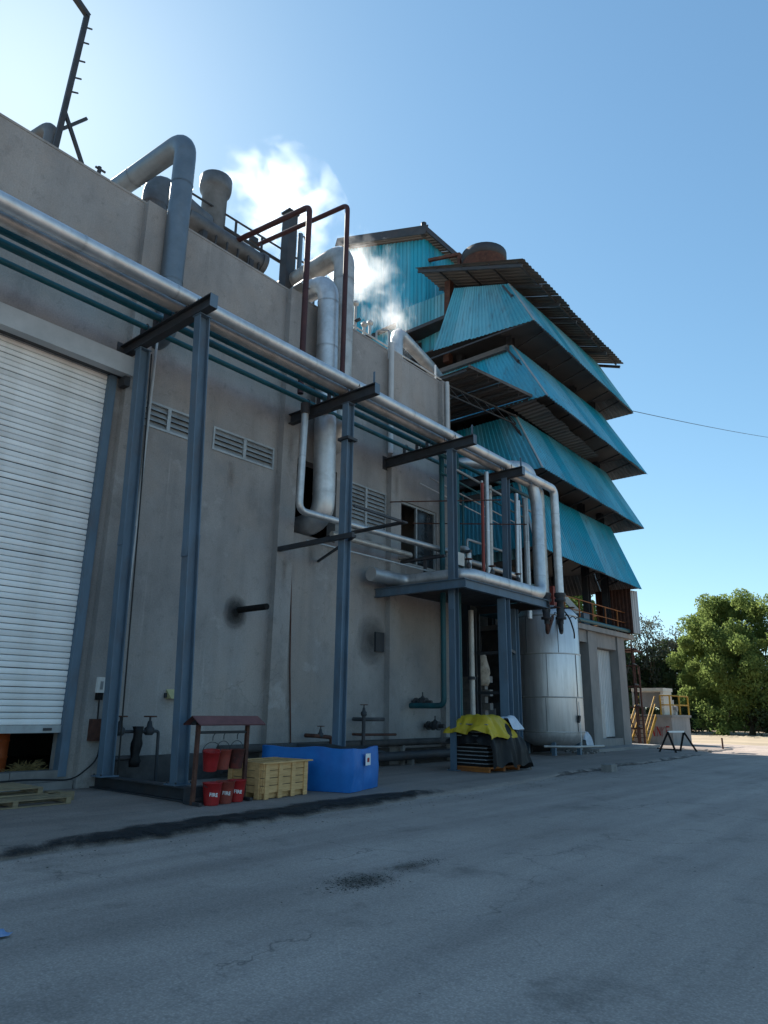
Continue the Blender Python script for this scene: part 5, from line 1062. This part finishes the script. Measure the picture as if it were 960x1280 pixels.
ZS = ZP+0.135+11*0.098
drape('black_sheet', 'crumpled black plastic sheet hanging over the tray stack down to the pavement', 'cloth_black', -11.32, -10.15, 16.40, 17.98, ZS, (0.5, 1.15, 0.62, 1.25), 3.0, 0.09, 40)
drape('yellow_sheet', 'yellow plastic sheet draped over the top of the black tray stack', 'cloth_yellow', -11.34, -10.12, 16.36, 17.45, ZS+0.06, (0.45, 0.55, 0.45, 0.30), 8.0, 0.13, 40, lift=0.05)
drape('white_sheet', 'pale blue white cloth lying beside the yellow sheet on the stack', 'cloth_white', -10.8, -10.13, 17.50, 18.02, ZS+0.05, (0.1, 0.34, 0.05, 0.36), 12.0, 0.04, 18, lift=0.04)
tag(MB().bar((-10.02, 18.35, ZP), (-10.35, 18.15, 1.05), 0.09, 0.03).build('leaning_board', 'wood_old'), 'narrow old board leaning against the covered tray stack', 'board')
tag(MB().box(-8.75, -8.45, 20.1, 20.5, 0.0, 0.2).build('kerb_stone', 'block'), 'loose square kerb stone on the road edge below the silver tank', 'stone')
bg = drape('blue_sack', 'crumpled blue-white sack against the base beside the tank', 'cloth_white', -13.15, -12.85, 28.05, 28.55, 0.75, (0.3, 0.55, 0.3, 0.4), 21.0, 0.06, 14)
b = MB()
for i in range(60):
    x, y = -12.6+R_.gauss(0, 0.35), 27.3+R_.gauss(0, 0.4); q = R_.uniform(0.03, 0.10); b.box(x, x+q, y, y+q*1.3, ZP, ZP+q*0.8)
tag(b.build('rubble', 'block'), 'scatter of broken rubble beside the tank legs', 'rubble', kind='stuff')

# ================================================================== YARD BITS
b = MB()
def chip(b, x, y, q, z=0.0):
    h = q*R_.uniform(0.15, 0.4); a = R_.uniform(0, 3.14); vs = []
    for k in range(5): t = a+k*1.2566; r = q*R_.uniform(0.6, 1.1); vs.append((x+r*math.cos(t)*1.5, y+r*math.sin(t), z-0.002))
    vs.append((x, y, z+h)); b.add(vs, [(k, (k+1) % 5, 5) for k in range(5)])
for i in range(1500): chip(b, -4.95+R_.gauss(0, 0.15), 5.55+R_.gauss(0, 0.20), R_.uniform(0.003, 0.009)*R_.choice((1, 1, 1, 2)))
for i in range(900):
    t = R_.random(); chip(b, -4.95-0.1*t+R_.gauss(0, 0.09), 5.7+1.25*t+R_.gauss(0, 0.10), R_.uniform(0.002, 0.006)*R_.choice((1, 1, 2)))
for i in range(120): chip(b, -5.05+R_.gauss(0, 0.05), 6.88+R_.gauss(0, 0.07), R_.uniform(0.003, 0.012))
dd = MB()
for cx, cy, ax, ay in ((-4.95, 5.62, 0.62, 0.80), (-5.02, 6.45, 0.34, 0.75)):
    vs = [(cx, cy, 0.012)]
    for k in range(40): t = 2*math.pi*k/40; vs.append((cx+ax*math.cos(t), cy+ay*math.sin(t), 0.004))
    d_ = MB().add(vs, [(0, 1+k, 1+(k+1) % 40) for k in range(40)], True).build('dirt_smear', 'dirt_fade'); tag(d_, 'thin brown dirt smear under the crumbs on the open yard' if cx > -5 else 'thin dirt trail leading off the brown smear on the yard', 'dirt', kind='stuff')
    if cx < -5: d_.location.z += 0.002
tag(b.build('crumbled_dirt', 'debris'), 'patch of dark crumbled dirt lying on the open yard', 'dirt', kind='stuff')
b = MB()
for i in range(320):
    y = R_.uniform(1.5, 26); x = R_.uniform(-8.3, 3); chip(b, x, y, R_.choice([0.004, 0.005, 0.006, 0.009, 0.014]))
for i in range(500):
    y = R_.uniform(2, 26); chip(b, edge_x(y)+0.15+abs(R_.gauss(0, 0.35)), y, R_.uniform(0.006, 0.022))
tag(b.build('grit', 'debris'), 'loose grit and small stones strewn over the yard', 'grit', kind='stuff')
lt = MB(); vs = []
for j in range(5):
    for i in range(7): vs.append((-5.80+0.04*j, 2.44+0.03*i, 0.012+0.035*abs(noise.noise(Vector((i*0.9, j*0.9, 3))))))
lt.add(vs, [(j*7+i, j*7+i+1, (j+1)*7+i+1, (j+1)*7+i) for j in range(4) for i in range(6)], True)
tag(lt.build('plastic_wrapper', 'litter_blue'), 'crumpled blue and white plastic wrapper lying on the yard', 'litter')
# ================================================================== FAR END OF THE YARD
pl = thing('concrete_plinth', 'raised concrete plinth with red painted strokes and yellow railings', 'plinth', (-14, 40, 0))
MB().box(-16.5, -13.0, 39.2, 42.2, -0.01, 1.42).build('block', 'concrete_far', pl)
MB().box(-16.6, -12.92, 39.1, 42.3, 1.42, 1.55).build('top_slab', 'concrete_far', pl)
for k, seg in enumerate((((0, 0.5), (0.12, 0), (0.24, 0.5)), ((0.32, 0), (0.32, 0.5), (0.52, 0.05), (0.52, 0.5)), ((0.62, 0), (0.64, 0.5)), ((0.64, 0.28), (0.82, 0.5)), ((0.92, 0), (0.92, 0.5), (1.14, 0.5)), ((0.92, 0.28), (1.08, 0.28)))):
    b = MB()
    for a, c in zip(seg[:-1], seg[1:]): b.bar((-14.05+a[0]*0.8, 39.193, 0.45+a[1]), (-14.05+c[0]*0.8, 39.193, 0.45+c[1]), 0.006, 0.07, up=(0.3, 0, 1))
    b.build('paint_stroke', 'bucket_red', pl)
def rail(o, pts, posts, m='yellow_paint'):
    b = MB()
    for z in (1.0, 0.52): b.tube([(x, y, zz+z) for x, y, zz in pts], 0.035, n=8)
    b.build('rail', m, o)
    for x, y, z in posts: MB().box(x-0.035, x+0.035, y-0.035, y+0.035, z, z+1.03).build('rail_post', m, o)
rail(pl, [(-13.5, 39.2, 1.55), (-13.0, 39.2, 1.55), (-13.0, 42.2, 1.55)], [(-13.5, 39.2, 1.55), (-13.0, 39.2, 1.55), (-13.0, 40.7, 1.55), (-13.0, 42.2, 1.55)])
rail(pl, [(-19.0, 39.4, 1.55), (-16.4, 39.4, 1.55)], [(-19.0, 39.4, 1.55), (-17.6, 39.4, 1.55), (-16.4, 39.4, 1.55)])
MB().box(-20, -16.62, 39.3, 42.2, -0.01, 1.5).build('block', 'concrete_dark', pl)
stp = thing('steel_stair', 'steel stair with yellow handrails leading up to the concrete plinth', 'stair', (-14.6, 38.2, 0))
for i in range(7): MB().box(-14.6, -13.8, 37.55+i*0.23, 37.78+i*0.23, 0.17+i*0.21, 0.21+i*0.21).build('tread', 'steel_dark', stp)
for x in (-14.64, -13.76):
    MB().bar((x, 37.5, 0.05), (x, 39.12, 1.5), 0.04, 0.2).build('stringer', 'yellow_paint', stp)
    MB().tube([(x, 37.5, 0.1), (x, 37.5, 1.0), (x, 39.12, 2.5)], 0.035, 0.06, n=8).build('handrail', 'yellow_paint', stp); MB().tube([(x, 37.5, 0.62), (x, 39.12, 2.1)], 0.028, n=8).build('mid_rail', 'yellow_paint', stp)
cp = thing('control_panel', 'grey control panel under a cream canopy on the concrete plinth', 'control panel', (-14.9, 40.2, 1.55))
MB().box(-14.9, -13.75, 40.0, 40.5, 1.95, 2.75).build('cabinet', 'panel_grey', cp)
for x in (-14.8, -13.85): MB().box(x-0.04, x+0.04, 40.1, 40.4, 1.55, 1.95).build('leg', 'steel_dark', cp)
MB().box(-15.15, -13.4, 39.5, 41.0, 2.78, 2.96).build('canopy', 'canopy_cream', cp)
MB().box(-13.58, -13.44, 39.55, 40.9, 1.56, 2.779).build('canopy_side', 'canopy_cream', cp)
for x in (-15.1,): MB().box(x-0.04, x+0.04, 39.55, 39.63, 1.55, 2.779).build('canopy_post', 'louvre_paint', cp)
for i in range(5): MB().box(-13.64, -13.45, 39.538, 39.548, 1.9+i*0.16, 1.97+i*0.16).build('louvre_slat', 'white_paint', cp)
for k, (x, h, lab) in enumerate(((-14.0, 0.75, 'small blue-grey pump motor behind the yellow railing'), (-13.5, 0.6, 'small pale pump behind the corner of the yellow railing'))):
    t = thing('pump', lab, 'pump', (x, 41.2, 1.55)); MB().cyl((x-0.2, 41.2, 1.55+h*0.6), (x+0.2, 41.2, 1.55+h*0.6), 0.18, n=12).build('motor', 'panel_grey' if k else 'steel_blue', t); MB().box(x-0.15, x+0.15, 41.05, 41.35, 1.55, 1.55+h*0.45).build('bedplate', 'louvre_paint', t); MB().cyl((x, 41.2, 1.55+h*0.6), (x, 41.2, 1.75+h), 0.05, n=8).build('outlet', 'aluminium', t)
# sawhorse barrier
sw = thing('sawhorse_barrier', 'black folding sawhorse barrier standing at the pavement edge', 'barrier', (-10.4, 31.8, 0.0))
MB().bar((-10.55, 31.2, 0.88), (-10.25, 32.3, 0.88), 0.06, 0.07).build('top_bar', 'white_paint', sw)
for (x, y), dy in (((-10.55, 31.2), -0.25), ((-10.25, 32.3), 0.4)):
    for sx in (-0.42, 0.42): MB().bar((x, y, 0.87), (x+sx*0.85, y+dy, 0.03), 0.06, 0.06).build('leg', 'soot', sw)
MB().bar((-10.9, 30.8, 0.22), (-10.3, 31.9, 0.12), 0.05, 0.05).build('brace', 'soot', sw)
mk = thing('marker_post', 'thin rusty marker post in the sunlit ground beyond the yard', 'post', (-9.9, 36.6, 0)); MB().cyl((-9.9, 36.6, -0.01), (-9.9, 36.6, 0.55), 0.04, n=8).build('shaft', 'rust', mk)
# raised kerb slab and low kerb line
tag(MB().box(-12.6, -9.6, 33.6, 33.75, 0.0, 0.1).build('kerb_strip', 'block'), 'low concrete kerb strip across the end of the pavement', 'kerb')
tag(MB().add([(-9.2, 27.8, 0.004), (-4.5, 26.0, 0.004), (-4.4, 26.06, 0.02), (-9.2, 27.9, 0.02), (-4.3, 26.12, 0.004), (-9.2, 28.0, 0.004)], [(0, 1, 2, 3), (3, 2, 4, 5)]).build('joint_seal', 'soot'), 'black sealed joint strip across the yard', 'joint') if False else None

# ---- boundary fence, shrubs and trees
fn = thing('boundary_fence', 'long dark sheet fence closing the far side of the site', 'fence', (-10, 80, 0))
for i in range(26):
    x = -42+i*2.4; MB().box(x, x+2.36, 80+0.02*(i % 2), 80.04+0.02*(i % 2), 0, 2.1+R_.uniform(-0.05, 0.05)).build('fence_panel', 'fence_dark', fn)
    MB().box(x-0.05, x+0.05, 80.06, 80.16, 0, 2.3).build('fence_post', 'steel_dark', fn)
def tree(name, label, x, y, h, rx, m, leaves, size, trunk_h, seed, lean=0, group=None, gap=0.0, rz=None):
    rg = random.Random(seed); o = thing(name, label, 'tree', (x, y, 0), group=group)
    b = MB(); rz = rz or (h-trunk_h)/2; cz = trunk_h+rz*0.92
    b.tube([(0, 0, -0.1), (0.1, 0.05, trunk_h*0.6), (0.2+lean, 0.1, trunk_h*1.25), (0.3+lean, 0, h*0.7)], 0.0, n=8) if False else None
    def limb(p, q, r0, r1):
        b.cyl(p, q, r0, r1, n=8, cap=False)
    r0 = 0.035*h*0.7
    limb((0, 0, -0.1), (0.1, 0.05, trunk_h), r0, r0*0.7); limb((0.1, 0.05, trunk_h), (0.2, 0, h*0.72), r0*0.7, r0*0.2)
    clumps = []
    nc = 190
    for i in range(nc):
        t = rg.uniform(0, 6.283); u = rg.uniform(-1, 1); q = rg.uniform(0.25, 1.0)**0.5
        s = math.sqrt(1-u*u); p = Vector((rx*s*math.cos(t)*q, rx*s*math.sin(t)*q, cz+rz*u*q)); k = 1+0.22*noise.noise(p*0.45+Vector((seed, 0, 0)))
        p = Vector((p.x*k, p.y*k, cz+(p.z-cz)*k))
        if p.z < 0.5: continue
        clumps.append((p, rg.uniform(0.11, 0.23)*rx))
    for p, r in clumps[::5]: limb((0.12, 0.03, trunk_h*rg.uniform(0.8, 1.5)), p*0.92, r0*0.28, r0*0.06)
    b.build('trunk', 'bark', o, world=False)
    v = []; f = []
    for i in range(leaves):
        p, r = rg.choice(clumps); d = Vector((rg.gauss(0, 1), rg.gauss(0, 1), rg.gauss(0, 1))).normalized()*r*rg.random()**0.4
        c = p+d+Vector((0, 0, -0.1*r)); a = Vector((rg.gauss(0, 1), rg.gauss(0, 1), rg.gauss(0, 1)-0.6)).normalized(); w = a.orthogonal().normalized()
        s = size*rg.uniform(0.6, 1.3); k = len(v); v += [c-a*s, c+w*s*0.42, c+a*s, c-w*s*0.42]; f.append((k, k+1, k+2, k+3))
    me = D.meshes.new('crown'); me.from_pydata([tuple(p) for p in v], [], f); me.materials.append(MATS[m]); me.update()
    c = D.objects.new('crown', me); COL.objects.link(c); c.parent = o
    return o
tree('leafy_tree', 'large bright green leafy tree beyond the sunlit ground', -15.9, 68.0, 12.2, 5.4, 'leaf', 90000, 0.15, 0.7, 5, rz=6.1)
tree('leafy_tree', 'green tree joined to the right flank of the large leafy tree', -8.8, 74.0, 12.0, 5.2, 'leaf', 30000, 0.19, 2.0, 15)
tree('bare_tree', 'sparse grey-leaved tree between the tower and the large green tree', -26.6, 74.0, 12.4, 4.2, 'leaf_grey', 5200, 0.15, 3.0, 8)
tree('dark_tree', 'dark green tree behind the yellow railings next to the tower', -29.5, 72.0, 9.6, 4.2, 'leaf_dark', 14000, 0.2, 1.5, 9)
tree('dark_tree', 'dark green tree tucked against the left side of the large tree', -23.6, 75.0, 9.2, 3.6, 'leaf_dark', 14000, 0.2, 1.2, 10)
tree('leafy_tree', 'green tree seen through the open storey of the tower', -33.5, 70.0, 17.0, 5.0, 'leaf', 24000, 0.2, 3.0, 11)
def shrub(label, x, y, h, rx, m, n, seed, size=0.14):
    rg = random.Random(seed); o = thing('shrub', label, 'shrub', (x, y, 0)); b = MB()
    for i in range(6): b.cyl((0.1*rg.gauss(0, 1), 0.1*rg.gauss(0, 1), -0.05), (rx*0.6*rg.gauss(0, .5), rx*0.6*rg.gauss(0, .5), h*rg.uniform(0.5, 0.9)), 0.04, 0.012, n=6, cap=False)
    b.build('stem', 'bark', o, world=False); v = []; f = []
    cl = [(Vector((rg.gauss(0, rx*0.45), rg.gauss(0, rx*0.4), h*rg.uniform(0.15, 0.85))), rg.uniform(0.2, 0.4)*rx) for _ in range(16)]
    for i in range(n):
        p, r = rg.choice(cl); c = p+Vector((rg.gauss(0, .6), rg.gauss(0, .6), rg.gauss(0, .6)))*r; c.z = max(0.03, c.z); a = Vector((rg.gauss(0, 1), rg.gauss(0, 1), rg.gauss(0, 1))).normalized(); w = a.orthogonal().normalized(); s = size*rg.uniform(0.6, 1.3)
        k = len(v); v += [c-a*s, c+w*s*.45, c+a*s, c-w*s*.45]; f.append((k, k+1, k+2, k+3))
    me = D.meshes.new('foliage'); me.from_pydata([tuple(p) for p in v], [], f); me.materials.append(MATS[m]); me.update(); c = D.objects.new('foliage', me); COL.objects.link(c); c.parent = o
for k, (x, y, h, rx, m, lab) in enumerate(((-17.4, 64.5, 2.6, 1.6, 'leaf', 'light green shrub at the foot of the large leafy tree'), (-21.5, 70, 3.0, 2.2, 'leaf_dark', 'dark shrub under the left edge of the large tree'), (-13.0, 66.5, 3.2, 2.4, 'leaf_dark', 'dark shrub under the right half of the large tree'), (-8.5, 67.5, 3.2, 2.6, 'leaf_dark', 'dark shrub at the far right end of the fence'), (-26.0, 68, 3.4, 2.4, 'leaf_dark', 'dark shrub behind the control panel canopy'), (-21.6, 46, 3.2, 1.6, 'leaf_dark', 'leafy dark shrub right behind the rusty scaffold'))):
    shrub(lab, x, y, h, rx, m, 2600, 30+k)
b = MB()
for i in range(260): chip(b, R_.uniform(-17, -6), R_.uniform(58, 63), R_.uniform(0.06, 0.3), z=-0.02)
tag(b.build('rubble_line', 'sand'), 'low line of pale rubble in front of the trees', 'rubble', kind='stuff')
# utility pole and power line
up = thing('utility_pole', 'distant utility pole with a crossarm between the trees', 'utility pole', (-25.8, 82, 0))
MB().cyl((-25.8, 82, -0.1), (-25.8, 82, 9.2), 0.14, 0.1, n=8).build('pole', 'bark', up); MB().bar((-26.9, 82, 8.7), (-24.7, 82, 8.7), 0.1, 0.12).build('crossarm', 'bark', up)
ln = []
A, Bp = Vector((-11.95, 34.4, 17.05)), Vector((-10.5, 79.0, 28.9))
for i in range(25):
    t = i/24; p = A.lerp(Bp, t); p.z -= 0.35*4*t*(1-t)*0.5; ln.append(tuple(p))
tag(MB().tube(ln, 0.018, n=5).build('power_line', 'black_cable'), 'single black power line strung from the tower corner into the sky', 'power line')

# ================================================================== STEAM
def steam(label, loc, size, dens, scale, thr, seed):
    nm = 'steam_%d' % seed; steam_mat(nm, dens, scale, thr, seed)
    bm = bmesh.new(); bmesh.ops.create_icosphere(bm, subdivisions=3, radius=1.0); me = D.meshes.new('steam'); bm.to_mesh(me); bm.free(); me.materials.append(MATS[nm])
    o = D.objects.new('steam', me); COL.objects.link(o); o.location = loc; o.scale = size
    return tag(o, label, 'steam', kind='stuff')
steam('large white steam plume rising behind the roof stack and red pipes', (-18.6, 15.4, 21.2), (2.4, 3.2, 2.5), 1.0, 1.9, 0.26, 1)
steam('ragged steam wisps in front of the high teal shed', (-16.8, 18.2, 18.9), (1.7, 2.2, 2.2), 1.8, 2.0, 0.29, 2)
steam('small bright steam puff between the two vertical ducts', (-15.2, 14.8, 16.0), (0.9, 1.0, 0.9), 2.4, 1.6, 0.25, 3)
steam('thin steam wisp trailing from the far roof vents', (-14.9, 17.9, 15.9), (0.9, 1.5, 1.5), 2.0, 1.9, 0.29, 4)
steam('faint low steam leaking beside the wall steam trap', (-13.0, 15.4, 1.7), (0.4, 0.7, 0.9), 1.2, 1.6, 0.26, 5)
